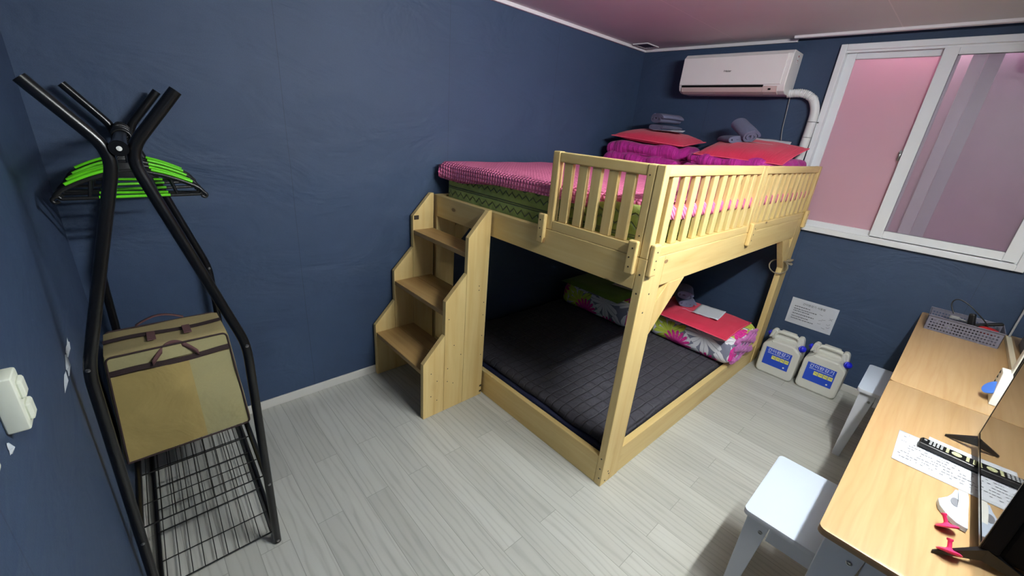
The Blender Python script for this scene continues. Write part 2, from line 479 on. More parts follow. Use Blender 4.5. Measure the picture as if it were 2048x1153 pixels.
def pillow(sx, sy, t_, n=18, sag=0.0, seed=0, pw=.55):
    b = MB()
    def hgt(u, v):
        a = max(0, 1-abs(2*u-1)**2.6); c = max(0, 1-abs(2*v-1)**2.6)
        return (a*c)**pw
    def pos(u, v, s_):
        x = (u-.5)*sx; y = (v-.5)*sy
        px = 1-.035*(1-abs(2*v-1)**2)*abs(2*u-1)**2 ; py = 1-.035*(1-abs(2*u-1)**2)*abs(2*v-1)**2
        h = hgt(u, v)
        w = .006*noise.noise(Vector((x*14, y*14, seed)))
        z = t_*.35 + s_*t_*(.62 if s_ > 0 else .35)*h + w*h
        return (x*px, y*py, max(z, 0) if s_ < 0 else z)
    b.grid(n, n, lambda u, v: pos(u, v, 1)); b.grid(n, n, lambda u, v: pos(u, v, -1))
    bmesh.ops.remove_doubles(b.bm, verts=b.bm.verts[:], dist=.0004)
    bmesh.ops.recalc_face_normals(b.bm, faces=b.bm.faces[:])
    return b
def seam(o, sx, sy, t_, m):
    b = MB(); n = 12; c = []
    def q(u, v): return ((u-.5)*sx*(1-.035*(1-abs(2*v-1)**2)*abs(2*u-1)**2), (v-.5)*sy*(1-.035*(1-abs(2*u-1)**2)*abs(2*v-1)**2), t_*.35)
    c += [q(i/n, 0) for i in range(n)]+[q(1, i/n) for i in range(n)]+[q(1-i/n, 1) for i in range(n)]+[q(0, 1-i/n) for i in range(n)]
    b.tube(c, .0032, 6, closed=True); return b.build('piping', m, o)
def text(body, size, m, parent, loc, rot, align='CENTER', name='lettering', ext=.0004, sx=1.0):
    c = bpy.data.curves.new(name, 'FONT'); c.body = body; c.size = size; c.extrude = ext
    c.align_x = align; c.align_y = 'CENTER'; c.materials.append(m)
    o = bpy.data.objects.new(name, c); COL.objects.link(o); o.parent = parent
    dg = bpy.context.evaluated_depsgraph_get(); me = bpy.data.meshes.new_from_object(o.evaluated_get(dg))
    bpy.data.objects.remove(o); o = bpy.data.objects.new(name, me); COL.objects.link(o); o.parent = parent
    o.location = loc; o.rotation_euler = rot; o.scale = (sx, 1, 1)
    return o

# ================================================================== CAMERA
R = [[0.73473402, -0.67354921, 0.08060632], [-0.19148198, -0.31992074, -0.92789297], [0.65076922, 0.66631988, -0.36402919]]
cd = bpy.data.cameras.new('camera'); cam = bpy.data.objects.new('camera', cd); COL.objects.link(cam)
rt, dn, fw = (Vector(r_) for r_ in R)
cam.matrix_world = Matrix(((rt.x, -dn.x, -fw.x, .19227), (rt.y, -dn.y, -fw.y, -2.29169), (rt.z, -dn.z, -fw.z, 1.60420), (0, 0, 0, 1)))
cd.sensor_width = 36; cd.lens = 822.8265/2048*36; cd.clip_start = .02
SC.camera = cam

# ================================================================== ROOM
X0 = -.02
b = MB(); b.box(-.15, L+.25, YS-.15, .15, -.1, 0); struct(b.build('floor', M['floor']))
b = MB(); b.box(-.15, L+.15, 0, .12, 0, 2.6); struct(b.build('wall_back', M['wall']))
b = MB(); b.box(-.12, 0, YS-.12, 0, 0, 2.6); struct(b.build('wall_left', M['wall']))
b = MB(); b.box(-.12, L+.15, YS-.12, YS, 0, 2.6); struct(b.build('wall_side', M['wall']))
wy0, wy1, wz0, wz1 = -2.625, -1.475, 1.10, 2.25
b = MB()
b.box(L, L+.12, wy1, 0, 0, 2.6); b.box(L, L+.12, YS, wy0, 0, 2.6)
b.box(L, L+.12, wy0, wy1, 0, wz0); b.box(L, L+.12, wy0, wy1, wz1, 2.6)
struct(b.build('wall_right', M['wall']))
# ceiling stops short of the window bay, leaving a dark curtain slot
b = MB(); b.box(0, L, -1.19, 0, H, H+.08); b.box(0, L-.085, YS, -1.19, H, H+.08)
struct(b.build('ceiling', M['ceiling']))
b = MB(); b.box(-.1, L+.1, YS-.1, .1, 2.56, 2.6); struct(b.build('ceiling_slab', M['wall']))
b = MB(); b.box(0, L, -.022, 0, H-.022, H, .003); struct(b.build('trim_1', M['moulding']))
b = MB(); b.box(L-.022, L, -1.19, -.022, H-.022, H, .003); struct(b.build('trim_2', M['moulding']))
b = MB(); b.box(L-.11, L-.075, YS, -1.19, H-.016, H+.03, .003); struct(b.build('trim_3', M['moulding']))
b = MB(); b.box(0, L, -.012, 0, 0, .052, .003); struct(b.build('baseboard_back', M['baseboard']))
b = MB(); b.box(L-.012, L, YS, -.012, 0, .052, .003); struct(b.build('baseboard_right', M['baseboard']))
b = MB(); b.box(0, .012, YS, -.012, 0, .052, .003); struct(b.build('baseboard_left', M['baseboard']))

# window: outer frame, left sash behind, right sash in front
win = empty('window_1', (L, 0, 0), None, None); struct(win)
def frame_rect(b, y0, y1, z0, z1, wl, wr, wb, wt, x0, x1, bev=.003):
    b.box(x0, x1, y0, y0+wl, z0, z1, bev); b.box(x0, x1, y1-wr, y1, z0, z1, bev)
    b.box(x0, x1, y0+wl, y1-wr, z0, z0+wb, bev); b.box(x0, x1, y0+wl, y1-wr, z1-wt, z1, bev)
b = MB(); frame_rect(b, -2.655, -1.455, 1.078, 2.268, .035, .035, .035, .035, -.03, .10)
b.box(-.004, .004, -2.61, -1.49, 1.113, 1.12); b.box(-.006, .002, -2.61, -1.49, 2.222, 2.234)
b.build('window_frame', M['frame_white'], win)
b = MB(); frame_rect(b, -2.03, -1.488, 1.112, 2.234, .06, .052, .036, .045, .035, .062); sl = b.build('rear_sash', M['frame_white'], win)
b = MB(); b.box(.047, .051, -1.975, -1.535, 1.144, 2.192); b.build('glass_pane', M['frost_pink'], sl)
b = MB(); frame_rect(b, -2.62, -1.952, 1.112, 2.236, .062, .066, .056, .05, -.004, .028); sr = b.build('front_sash', M['frame_white'], win)
b = MB(); b.box(.010, .014, -2.562, -2.014, 1.164, 2.190); b.build('glass_pane', M['frost'], sr)
# gasket lines
b = MB(); frame_rect(b, -2.562, -2.014, 1.164, 2.190, .004, .004, .004, .004, -.002, .012, 0); b.build('seal', M['black_matte'], sr)
b = MB(); frame_rect(b, -1.975, -1.536, 1.144, 2.192, .003, .003, .003, .003, .038, .048, 0); b.build('seal', M['black_matte'], sl)
b = MB(); b.box(.018, .036, -1.952, -1.934, 1.60, 1.66, .004); b.box(.0, .02, -1.949, -1.938, 1.615, 1.645, .003); b.lathe([(.008, -.004), (.008, .012)], (.018, -1.943, 1.655), 'x', 12)
b.build('latch', M['steel'], sl)
# outer window and panels seen dimly through the frosted panes
b = MB(); b.box(.100, .130, -2.135, -2.075, 1.08, 2.27, .004); b.box(.115, .145, -2.66, -1.455, 1.05, 1.09); b.box(.115, .145, -2.66, -1.455, 2.26, 2.30)
b.build('outer_stile', M['frame_white'], win)
b = MB(); b.box(.132, .16, -2.20, -2.136, 1.08, 2.27); b.build('outer_stile', M['grey_board'], win)
b = MB(); b.box(.17, .19, -2.17, -1.30, .98, 2.4); b.build('outer_panel', M['pink_panel'], win)
b = MB(); b.box(.17, .19, -2.8, -2.17, .98, 2.4); b.build('outer_panel', M['mauve_panel'], win)
b = MB(); b.box(.12, .2, -1.45, -1.42, .98, 2.4); b.box(.12, .2, -2.8, -1.42, .95, 1.0); b.box(.12, .2, -2.8, -1.42, 2.38, 2.42); b.build('reveal', M['grey_board'], win)

# small grille in the ceiling corner
g = empty('ceiling_vent', (3.625, -.115, H), 'small grey framed vent cover flush in the far ceiling corner', 'vent')
b = MB()
for a in ((-.09, .09, -.07, -.058), (-.09, .09, .058, .07), (-.09, -.078, -.058, .058), (.078, .09, -.058, .058)): b.box(a[0], a[1], a[2], a[3], -.008, 0, .002)
b.build('vent_frame', M['moulding'], g)
b = MB(); b.box(-.078, .078, -.058, .058, -.002, 0)
for k in range(5): b.box(-.078, .078, -.05+k*.023, -.044+k*.023, -.005, -.002)
b.build('grille', M['basket'], g)

# scraped patches and switches on the left wall
sc = MB()
def blob(b, y, z, ry, rz, sd, mi=0):
    n = 14; c = b.bm.verts.new((.006, y, z)); ring = []
    for k in range(n):
        a = 2*PI*k/n; q = .55+.6*abs(noise.noise(Vector((math.cos(a)*2, math.sin(a)*2, sd))))+.3*random.random()
        ring.append(b.bm.verts.new((.0008, y+ry*q*math.cos(a), z+rz*q*math.sin(a))))
    for k in range(n): b.bm.faces.new((c, ring[k], ring[(k+1) % n])).material_index = mi
def scuffs(lab, *bl):
    sc = MB(); yc = bl[0][0]; zc = bl[0][1]
    for (y, z, ry, rz, sd) in bl: blob(sc, y-yc, z-zc, ry, rz, sd)
    tag(sc.build('plaster_scuff', M['scuff'], None, (0, yc, zc)), lab, 'scuff')
scuffs('topmost white scrape where the navy wallpaper is torn by the rack', (-.785, .945, .075, .016, 1))
scuffs('middle white scrape in the torn navy wallpaper by the rack', (-.862, .932, .050, .026, 3))
scuffs('lowest white scrape in the torn navy wallpaper by the rack', (-.958, .938, .065, .013, 4))
scuffs('small white scrape just under the ivory switch box', (-1.478, 1.112, .010, .012, 6))
g = empty('wall_switch', (0, -1.455, 1.170), 'ivory switch box low on the left wall beside the clothes rack', 'switch')
b = MB(); b.box(0, .025, -.010, .032, -.045, .045, .004, 3); b.build('cover_plate', M['ivory'], g)
for z in (-.018, .020):
    b = MB(); b.box(.023, .031, -.002, .024, z-.016, z+.014, .004); b.build('rocker', M['ivory'], g)
g = empty('wall_switch', (0, -1.425, 1.278), 'ivory wall plate cut by the left picture edge, above the switch box', 'switch')
b = MB(); b.box(0, .010, -.07, .047, -.045, .045, .006, 3); b.build('cover_plate', M['ivory'], g)
g = empty('wall_switch', (0, -1.620, 1.192), 'ivory wall plate cut by the left picture edge, below the switch box', 'switch')
b = MB(); b.box(0, .010, -.06, .058, -.052, .052, .007, 3); b.build('cover_plate', M['ivory'], g)

# ================================================================== BUNK BED
bed = empty('loft_bed', (1.6323, -W, 0), 'natural pine loft bed with slatted guard rails in the room corner', 'bed', rz=-.01076)
BL, BW, T = 2.15, 1.535, .038
zb0, zb1, zg = 1.032, 1.167, 1.521
PX, PY, PZ = M['pine_x'], M['pine_y'], M['pine_z']
def part(name, m, *boxes, bev=.003, parent=bed):
    b = MB()
    for q in boxes: b.box(*q, bev)
    return b.build(name, m, parent)
part('post', PZ, (0, .145, 0, T, 0, zb1)); part('post', PZ, (BL-.145, BL, 0, T, 0, zb1))
part('post', PZ, (0, .145, BW-T, BW, 0, zb1)); part('post', PZ, (BL-.145, BL, BW-T, BW, 0, zb1))
part('side_beam', PX, (.1455, BL-.1455, 0, T, zb0, zb1)); part('side_beam', PX, (.1455, BL-.1455, BW-T, BW, zb0, zb1))
part('end_beam', PY, (0, T, T+.0005, BW-T-.0005, zb0, zb1)); part('end_beam', PY, (BL-T, BL, T+.0005, BW-T-.0005, zb0, zb1))
part('bottom_rail', PX, (.1455, BL-.1455, .003, T, 0, .164))
part('bottom_rail', PY, (.002, .032, T+.0005, BW-T-.0005, 0, .164)); part('bottom_rail', PY, (BL-.032, BL-.002, T+.0005, BW-T-.0005, 0, .164))
for y0 in (0, BW-T):
    b = MB(); b.prism([(.1455, .80), (.369, zb0-.0005), (.222, zb0-.0005), (.1455, .955)], 1, y0, y0+T, bev=.002); b.build('brace', M['pine_z'], bed)
    b = MB(); b.prism([(BL-.1455, .80), (BL-.369, zb0-.0005), (BL-.222, zb0-.0005), (BL-.1455, .955)], 1, y0, y0+T, bev=.002); b.build('brace', M['pine_z'], bed)
for k in range(10):
    x = .10+k*.205; part('bed_slat', PY, (x, x+.09, T+.0005, BW-T-.0005, zb0+.012, zb0+.032), bev=.002)
# short guard on the stair end (world y -1.0 to -1.512)
def guard_short():
    y = lambda wy: wy+W
    part('guard_post', PZ, (.001, T, y(-1.040), y(-1.000), zb1+.0005, zg), bev=.005)
    part('guard_post', PZ, (.001, T, y(-1.512), y(-1.475), zb1+.0005, zg-.001), bev=.005)
    part('guard_rail', PY, (.004, T-.004, y(-1.4745), y(-1.0405), 1.476, zg-.002), bev=.005)
    part('guard_rail', PY, (.001, T, y(-1.4745), y(-1.0405), zb1+.0005, 1.212))
    for s0, s1 in ((-1.114, -1.066), (-1.195, -1.148), (-1.267, -1.219), (-1.349, -1.302), (-1.428, -1.380)):
        part('guard_slat', PZ, (.010, .030, y(s0), y(s1), 1.2125, 1.4755), bev=.003)
guard_short()
def guard_long(x0, x1, n):
    part('guard_post', PZ, (x0, x0+.038, 0.001, T-.001, zb1+.0005, zg), bev=.004)
    part('guard_post', PZ, (x1-.040, x1, 0.001, T-.001, zb1+.0005, zg), bev=.004)
    part('guard_rail', PX, (x0+.0385, x1-.0405, .003, T-.003, 1.480, zg-.001), bev=.004)
    part('guard_rail', PX, (x0+.0385, x1-.0405, .001, T-.001, zb1+.0005, 1.207))
    a, e = x0+.038, x1-.04; w = .044; gap = (e-a-n*w)/(n+1)
    for k in range(n):
        s0 = a+gap+k*(w+gap); part('guard_slat', PZ, (s0, s0+w, .009, .029, 1.2075, 1.4795), bev=.003)
guard_long(0.0, 1.052, 10); guard_long(1.053, BL+.015, 10)
def screw(parent, loc, ax_, r=.004):
    b = MB(); b.lathe([(r, -.001), (r, .002)], (0, 0, 0), ax_, 10); return b.build('screw', M['screw'], parent, loc)
def clip(box, face):
    o = part('guard_clip', PZ, box, bev=.006)
    x0, x1, y0, y1, z0, z1 = box
    for z in (z0+.03, (z0+z1)/2, z1-.03):
        if face == 'x': screw(o, (x0, (y0+y1)/2+random.uniform(-.008, .008), z), 'x', .0035)
        else: screw(o, ((x0+x1)/2+random.uniform(-.008, .008), y0, z), 'y', .0035)
clip((-.022, 0, -1.01+W, -.968+W, 1.098, 1.238), 'x'); clip((-.022, 0, -1.508+W, -1.466+W, 1.095, 1.232), 'x')
clip((.002, .050, -.022, 0, 1.100, 1.230), 'y'); clip((1.036, 1.086, -.022, 0, 1.096, 1.222), 'y'); clip((BL-.06, BL-.012, -.022, 0, 1.10, 1.222), 'y')
for (y, z) in ((.02, 1.10), (.018, 1.02), (.02, .16), (.018, .10), (.014, .045)): screw(bed, (0, y, z), 'x')
for (x, z) in ((.05, .07), (.035, .02), (.06, .05), (.07, 1.01), (.05, .93)): screw(bed, (x, 0, z), 'y')
for (y, z) in ((-1.49, 1.48), (-1.495, 1.25), (-1.49, 1.19), (-1.53, 1.49), (-1.53, 1.25)): screw(bed, (.0012, y+W, z), 'x', .003)
b = MB(); b.box(-.001, .02, -.695+W+0, -.635+W, .158, .167, .001); b.build('mending_plate', M['pine_x'], bed)

# knotted cord loop hanging on the far post
b = MB()
b.tube([(0, .060*math.cos(a), .052*math.sin(a)) for a in [2*PI*k/28 for k in range(28)]], .0045, 8, closed=True)
for k in range(3):
    b.tube([(.016*math.cos(a+k)+.012, -.056+.016*math.cos(a*2+k), .050+.018*math.sin(a+k*.7)) for a in [2*PI*i_/20 for i_ in range(20)]], .006, 8, closed=True)
o = b.build('cord_loop', M['rope'], None, (3.612, -1.548, .812))
tag(o, 'thin beige cord looped and knotted round the far post of the loft bed', 'cord')

# ------------------------------------------------------------------ stairs
st = empty('bunk_stairs', (1.21, -.616, 0), 'natural pine three-step stairs with stepped side panels at the loft bed end', 'stairs')
def stair_panel(y0, y1):
    # world profile x offset from 1.21
    cols = [((0, 0), (.135, 0), (.135, .505), (0, .362)), ((.1367, 0), (.270, 0), (.270, .842), (.1367, .705)), ((.2717, 0), (.4205, 0), (.4205, 1.178), (.398, 1.178), (.2717, 1.042))]
    for c in cols:
        b = MB(); b.prism(list(c), 1, y0, y1, bev=.0015); b.build('side_panel', PZ, st)
stair_panel(0, .028); stair_panel(.572, .600)
for (x0, x1, z) in ((.004, .27, .312), (.139, .405, .640), (.274, .4205, .955)):
    b = MB(); b.box(x0, (x0+x1)/2+.02 if x1-x0 > .2 else x1, .0285, .5715, z-.028, z, .003)
    if x1-x0 > .2: b.box((x0+x1)/2+.0205, x1, .0285, .5715, z-.028, z, .003)
    b.build('tread', M['tread'], st)
for q in ((.2795, .31, .567, .5715, 1.02, 1.045), (.405, .4205, -.002, 0, .02, .032), (.405, .4205, -.002, 0, .06, .072)):
    b = MB(); b.box(*q); b.build('bracket', M['screw'], st)
random.seed(3)
for k in range(16):
    x = random.choice((.05, .09, .16, .2, .25, .30, .36, .40)); z = random.uniform(.05, .34 if x < .13 else (.68 if x < .27 else 1.0))
    screw(st, (x, 0, z), 'y', .003)

# ------------------------------------------------------------------ upper mattress and cover
cB, sB = math.cos(-.01076), math.sin(-.01076)
def bedw(lx, ly, z): return Vector((1.6323+lx*cB-ly*sB, -W+lx*sB+ly*cB, z))
b = rounded(2.04, 1.43, .295, .035, 22, .004, 7)
mt = b.build('mattress', M['green'], None, bedw(1.075, .760, zb0+.033), (0, 0, -.01076)); 
for v in mt.data.vertices: pass
tag(mt, 'thick green quilted mattress on top of the loft bed', 'mattress')
# shift green material coordinates: z in the material is measured from the floor
mt.data.transform(Matrix.Translation((0, 0, zb0+.033))); mt.location.z = 0
def cover():
    b = MB(); x0, x1, y0, y1, zt = .045, 2.105, .035, 1.478, 1.366
    def f(u, v):
        # u across x, v across y, with a hem hanging over every side
        def side(t_, a, e, d):
            n_ = .04
            if t_ < n_: return a-.012, d*(1-t_/n_)
            if t_ > 1-n_: return e+.012, d*(1-(1-t_)/n_)
            return a+(e-a)*(t_-n_)/(1-2*n_), 0
        wv = .012*noise.noise(Vector((u*7, v*7, 2)))
        hx = .075+.02*math.sin(v*9)+wv - max(0, .5-v)*.12
        x, dx = side(u, x0, x1, hx); y, dy = side(v, y0, y1, .06+wv)
        # cover pulled inward at the near corner
        pull = max(0, .35-v)*.25 if u < .5 else 0
        x += pull*max(0, 1-u*6)
        z = zt-max(dx, dy)+.006*noise.noise(Vector((x*5, y*5, 0)))+.012*math.sin(PI*min(1, max(0, u)))*math.sin(PI*v)
        if u < .06 and v > .9: z += .0; x -= .03*(v-.9)*10
        return bedw(x, y, z)
    b.grid(90, 70, f)
    o = b.build('bed_cover', M['waffle'], smooth=180)
    md = o.modifiers.new('thickness', 'SOLIDIFY'); md.thickness = .006; md.offset = 1
    return o
tag(cover(), 'pink waffle cover spread over the green mattress', 'bedspread')

# ------------------------------------------------------------------ lower bunk bedding
b = rounded(2.02, 1.42, .15, .03, 14, .003, 5)
o = b.build('floor_mattress', M['navy_mattress'], None, bedw(1.075, .765, .0), (0, 0, -.01076)); tag(o, 'thin navy mattress on the floor inside the loft bed base', 'mattress')
def lowq():
    b = MB(); x0, x1, y0, y1, zt = .088, 2.07, .046, 1.46, .186
    def f(u, v):
        x = x0+(x1-x0)*u; y = y0+(y1-y0)*v
        ex = min(u, 1-u)*(x1-x0); ey = min(v, 1-v)*(y1-y0); e = min(ex, ey)
        z = zt+.008*noise.noise(Vector((x*6, y*6, 0)))+.006*noise.noise(Vector((x*15, y*15, 4)))
        if e < .05: z -= .035*(1-math.sqrt(max(0, 1-((.05-e)/.05)**2)))
        x += .012*noise.noise(Vector((y*5, 1, 0)))*(1 if u < .1 else 0)
        x += max(0, v-.0)*.0
        return bedw(x, y, z)
    b.grid(110, 80, f)
    o = b.build('quilted_pad', M['quilt'], smooth=180)
    md = o.modifiers.new('thickness', 'SOLIDIFY'); md.thickness = .022; md.offset = -1
    return o
tag(lowq(), 'charcoal quilted bed pad spread over the thin navy mattress', 'quilt')

def towel(name, loc, rot, label, cat='towel', L_=.17, w=.10, h=.075, coils=2.2, turns=0):
    # a towel folded and rolled: flattened spiral swept along its length
    b = MB(); pts = []; n = 60; th = .016
    for i in range(n+1):
        t_ = i/n; a = t_*coils*2*PI; r = 1-t_*.85
        pts.append(((w/2-th/2)*r*math.cos(a), (h/2-th/2)*r*math.sin(a)+h/2))
    b.ribbon(pts, th, -L_/2, L_/2, 8, wob=.006)
    return b.build(name, M['towel'], None, loc, rot)

def sheet(name, loc, rot, sx, sy, label, cat, curl=.008, marks=True, parent=None, seed=0):
    g = empty(name, loc, label, cat, rot=rot)
    b = MB(); b.grid(14, 10, lambda u, v: ((u-.5)*sx, (v-.5)*sy, .0012+curl*(.5+.5*noise.noise(Vector((u*3, v*3, seed))))+curl*abs(2*u-1)**3*.6))
    o = b.build('page', M['paper'], g, smooth=180); md = o.modifiers.new('thickness', 'SOLIDIFY'); md.thickness = .0008
    return g

# floral folded quilts with pillow, towel and sheet on the lower bunk
def floral_set(cx, cy, lw, label, seed):
    # x width .50, y length lw
    g = empty('folded_duvet', (cx, cy, .184), label, 'duvet')
    b = rounded(.50, lw, .205, .07, 16, .014, 6, seed, crown=.008); b.build('cover', M['floral'], g)
    b = MB()
    for k in range(7):
        z0 = .024+k*.025; pts = []
        for i in range(22):
            u = i/21; pts.append((-.20+.40*u, -lw/2+.004-.006*math.sin(u*9+k*1.7), z0+.007*math.sin(u*12+k*2.1)))
        b.tube(pts, .020, 8, radii=[.010+.005*abs(math.sin(u_*.9+k)) for u_ in range(22)])
    b.build('lining_fold', M['pink_lining'], g)
    return g
floral_set(3.25, -1.265, .64, 'folded floral duvet at the near end of the lower bunk, under the crimson pillow', 1)
floral_set(3.13, -.50, .68, 'folded floral duvet deep in the lower bunk shade, under the green pillow', 5)
b = pillow(.47, .60, .055, 20, 0, 2, .35); o = b.build('pillow', M['red_low'], None, (3.165, -1.245, .388), (0, 0, .0)); seam(o, .47, .60, .055, M['piping_red']); tag(o, 'flat crimson pillow on the nearer floral duvet of the lower bunk', 'pillow')
b = MB(); pts = [(.0, -.13+i*.02, .085+.0) for i in range(11)]
b.tube([(-.10+.006*math.sin(i*2.1), -.12+i*.018, .0745) for i in range(12)], .0012, 6); b.build('stitching', M['magenta_trim'], o)
b = pillow(.46, .58, .055, 20, 0, 6, .35); o = b.build('pillow', M['green_pillow'], None, (3.05, -.48, .388), (0, 0, .0)); tag(o, 'olive green pillow on the rear floral duvet of the lower bunk', 'pillow')
sheet('paper_sheet', (3.205, -1.305, .446), (0, .0, .12), .22, .18, 'white printed sheet on the crimson pillow of the lower bunk', 'paper', .006, seed=3)
sheet('paper_sheet', (3.10, -.66, .446), (0, 0, .1), .10, .22, 'white folded sheet on the green pillow of the lower bunk', 'paper', .006, seed=4)
o = towel('towel', (3.24, -1.09, .438), (0, 0, -.9), '', L_=.20, w=.15, h=.06); tag(o, 'slate grey folded towel on the crimson pillow, lower of the two layers', 'towel')
o = towel('towel', (3.24, -1.08, .492), (0, 0, -1.1), '', L_=.19, w=.13, h=.075); tag(o, 'slate grey rolled towel heaped on another towel on the lower bunk', 'towel')

# upper duvets
def duvet(cx, cy, sx, sy, h, label, rz, seed):
    g = empty('folded_duvet', (cx, cy, 1.377), label, 'duvet', rz=rz)
    b = rounded(sx, sy, h*.52, h*.24, 26, .026, 9, seed, crown=.01); b.build('lower_fold', M['magenta'], g)
    b = rounded(sx*.97, sy*.98, h*.56, h*.26, 26, .028, 9, seed+3, crown=.012); o = b.build('upper_fold', M['magenta'], g, (0.01, 0, h*.46))
    return g
g1 = duvet(3.50, -.43, .46, .66, .185, 'folded magenta duvet in the far left corner of the top bunk', .02, 1)
g2 = duvet(3.46, -1.17, .50, .66, .165, 'folded magenta duvet at the window end of the top bunk', -.03, 8)
b = MB(); b.tube([(-.19, .20, .10), (-.19, .215, .12), (-.17, .225, .135)], .006, 8); b.build('edge_piping', M['magenta_trim'], g2)
b = pillow(.42, .62, .10, 20, 0, 3); o = b.build('pillow', M['red'], None, (3.50, -.46, 1.575), (.06, -.10, .05)); seam(o, .42, .62, .10, M['piping_red']); tag(o, 'red pillow on the left magenta duvet, far corner of the top bunk', 'pillow')
b = pillow(.42, .58, .09, 20, 0, 9); o = b.build('pillow', M['red'], None, (3.44, -1.20, 1.548), (.02, -.26, -.05)); seam(o, .42, .58, .09, M['piping_red']); tag(o, 'red pillow tilted on the right magenta duvet, beside the window', 'pillow')
o = towel('towel', (3.50, -.50, 1.668), (0, 0, -1.85), '', L_=.21, w=.17, h=.05); tag(o, 'slate grey folded towel on the left red pillow, lower of the pair', 'towel')
o = towel('towel', (3.50, -.50, 1.717), (0, 0, -1.95), '', L_=.20, w=.17, h=.085); tag(o, 'slate grey rolled towel, topmost on the left red pillow', 'towel')
sheet('paper_sheet', (3.46, -.56, 1.668), (0, -.1, .2), .13, .22, 'white crumpled sheet sticking out under the towels on the left red pillow', 'paper', .008, seed=6)
o = towel('towel', (3.48, -1.05, 1.618), (0, -.15, -.8), '', L_=.20, w=.16, h=.06); tag(o, 'slate grey folded towel on the right red pillow, lower of the pair', 'towel')
o = towel('towel', (3.50, -1.10, 1.668), (.45, -.1, -.65), '', L_=.19, w=.14, h=.10); tag(o, 'slate grey rolled towel tipped up on the right red pillow', 'towel')
sheet('paper_sheet', (3.53, -1.28, 1.640), (.05, -.2, .2), .16, .24, 'white printed sheet on the right red pillow beside the window', 'paper', .01, seed=8)

# ================================================================== AIR CONDITIONER
ac = empty('air_conditioner', (L, -.86, 1.96), 'white wall-mounted air conditioner above the top bunk duvets', 'air conditioner')
prof = [(0, 0.0), (-.14, 0.0), (-.185, .018), (-.2, .05), (-.195, .245), (-.17, .27), (0, .27)]
b = MB(); b.prism([(x, z) for x, z in prof], 1, -.385, .370, bev=.006); b.build('casing', M['ac_white'], ac)
b = MB(); b.prism([(-.197, .056), (-.207, .060), (-.203, .243), (-.192, .250)], 1, -.355, .366, bev=.002); b.build('front_panel', M['ac_white'], ac)
b = MB(); b.prism([(-.196, .040), (-.2045, .046), (-.2045, .056), (-.19, .056)], 1, -.25, .345); b.build('air_slot', M['black_matte'], ac)
b = MB(); b.prism([(-.145, -.003), (-.190, .012), (-.206, .040), (-.198, .043), (-.14, .004)], 1, -.248, .345, bev=.001); b.build('louvre', M['ac_lower'], ac)
b = MB(); b.prism([(-.150, -.003), (-.192, .012), (-.206, .048), (-.198, .050), (-.15, .004)], 1, -.34, -.25, bev=.001); dp = b.build('display', M['ac_lower'], ac)
b = MB(); b.box(-.203, -.198, -.303, -.287, .024, .034); b.build('sensor_window', M['black_matte'], dp)
b = MB(); b.lathe([(.016, -.001), (.016, .002)], (-.09, -.385, .238), 'y', 16); b.lathe([(.009, -.001), (.009, .002)], (-.088, -.385, .205), 'y', 16); st_ = b.build('sticker', M['white_ink'], ac)
b = MB(); b.lathe([(.007, -.0015), (.007, .001)], (-.09, -.386, .240), 'y', 12); b.box(-.094, -.082, -.3875, -.385, .212, .216); b.box(-.094, -.084, -.3875, -.385, .203, .206); b.build('sticker_print', M['red_plastic'], st_)
text('Haier', .020, M['ink_dark'], ac, (-.2062, .015, .148), (PI/2+.02, 0, -PI/2), sx=1.2)
# hose
b = MB()
hp = bend([(L-.06, -1.235, 1.975), (L-.045, -1.36, 1.985), (L-.04, -1.43, 1.90), (L-.045, -1.43, 1.72), (L-.05, -1.425, 1.55), (L-.05, -1.41, 1.36)], .07)
dense = []
for a, c in zip(hp, hp[1:]):
    k = max(1, int((c-a).length/.004))
    dense += [a.lerp(c, i/k) for i in range(k)]
dense.append(hp[-1]); rad = []; s_ = 0
for i, q in enumerate(dense):
    if i: s_ += (dense[i]-dense[i-1]).length
    rad.append(.026+(.0022*math.sin(s_*2*PI/.011) if s_ < .19 else 0)+(.0012 if s_ >= .19 else 0))
b.tube(dense, .026, 20, radii=rad)
o = b.build('aircon_hose', M['hose']); tag(o, 'white ribbed drain hose curving from the air conditioner down beside the window', 'hose')
b = MB()
for z in (1.80, 1.70): b.tube([(L-.045+.029*math.cos(a), -1.43+.029*math.sin(a), z) for a in [2*PI*k/20 for k in range(20)]], .002, 6, closed=True)
b.box(L-.03, L, -1.468, -1.458, 1.795, 1.803); b.build('hose_band', M['cord_grey'], o)
b = MB(); b.tube(smoothpath([(L-.02, -1.245, 1.965), (L-.012, -1.25, 1.85), (L-.01, -1.255, 1.72), (L-.012, -1.29, 1.58), (L-.012, -1.27, 1.40)]), .003, 8)
o = b.build('aircon_cable', M['cord_grey']); tag(o, 'thin grey cable hanging from the air conditioner down the wall', 'cable')

# ================================================================== WALL NOTICE
g = empty('wall_notice', (L-.001, -1.813, .470), 'white instruction notice taped low on the navy wall above the jugs', 'notice')
b = MB(); b.box(-.0015, 0, -.148, .148, -.101, .101, 0); b.build('sheet', M['paper'], g)
t = NT('copied grey page'); M['copy'] = t.finish(t.mix(t.noise(t.coord(), 6, 3), lin((176, 180, 190)), lin((206, 209, 216))), .6)
b = MB(); b.box(-.0022, -.0015, -.130, .132, -.084, .088, 0); pg = b.build('printed_area', M['copy'], g)
text('간이완강기 사용법', .019, M['ink_dark'], pg, (-.0026, 0, .068), (PI/2, 0, -PI/2))
b = MB(); random.seed(5)
for k, z in enumerate((.040, .020, .004, -.018, -.040, -.058)):
    y = .118; end = -.02 if k % 2 else .02
    while y > end:
        w_ = random.uniform(.004, .013); b.box(-.0026, -.0022, y-w_, y, z-.0024, z+.0024); y -= w_+.003
    y = .108; 
tag(b.build('text_line', M['ink_dark'], pg), kind='stuff')
b = MB()
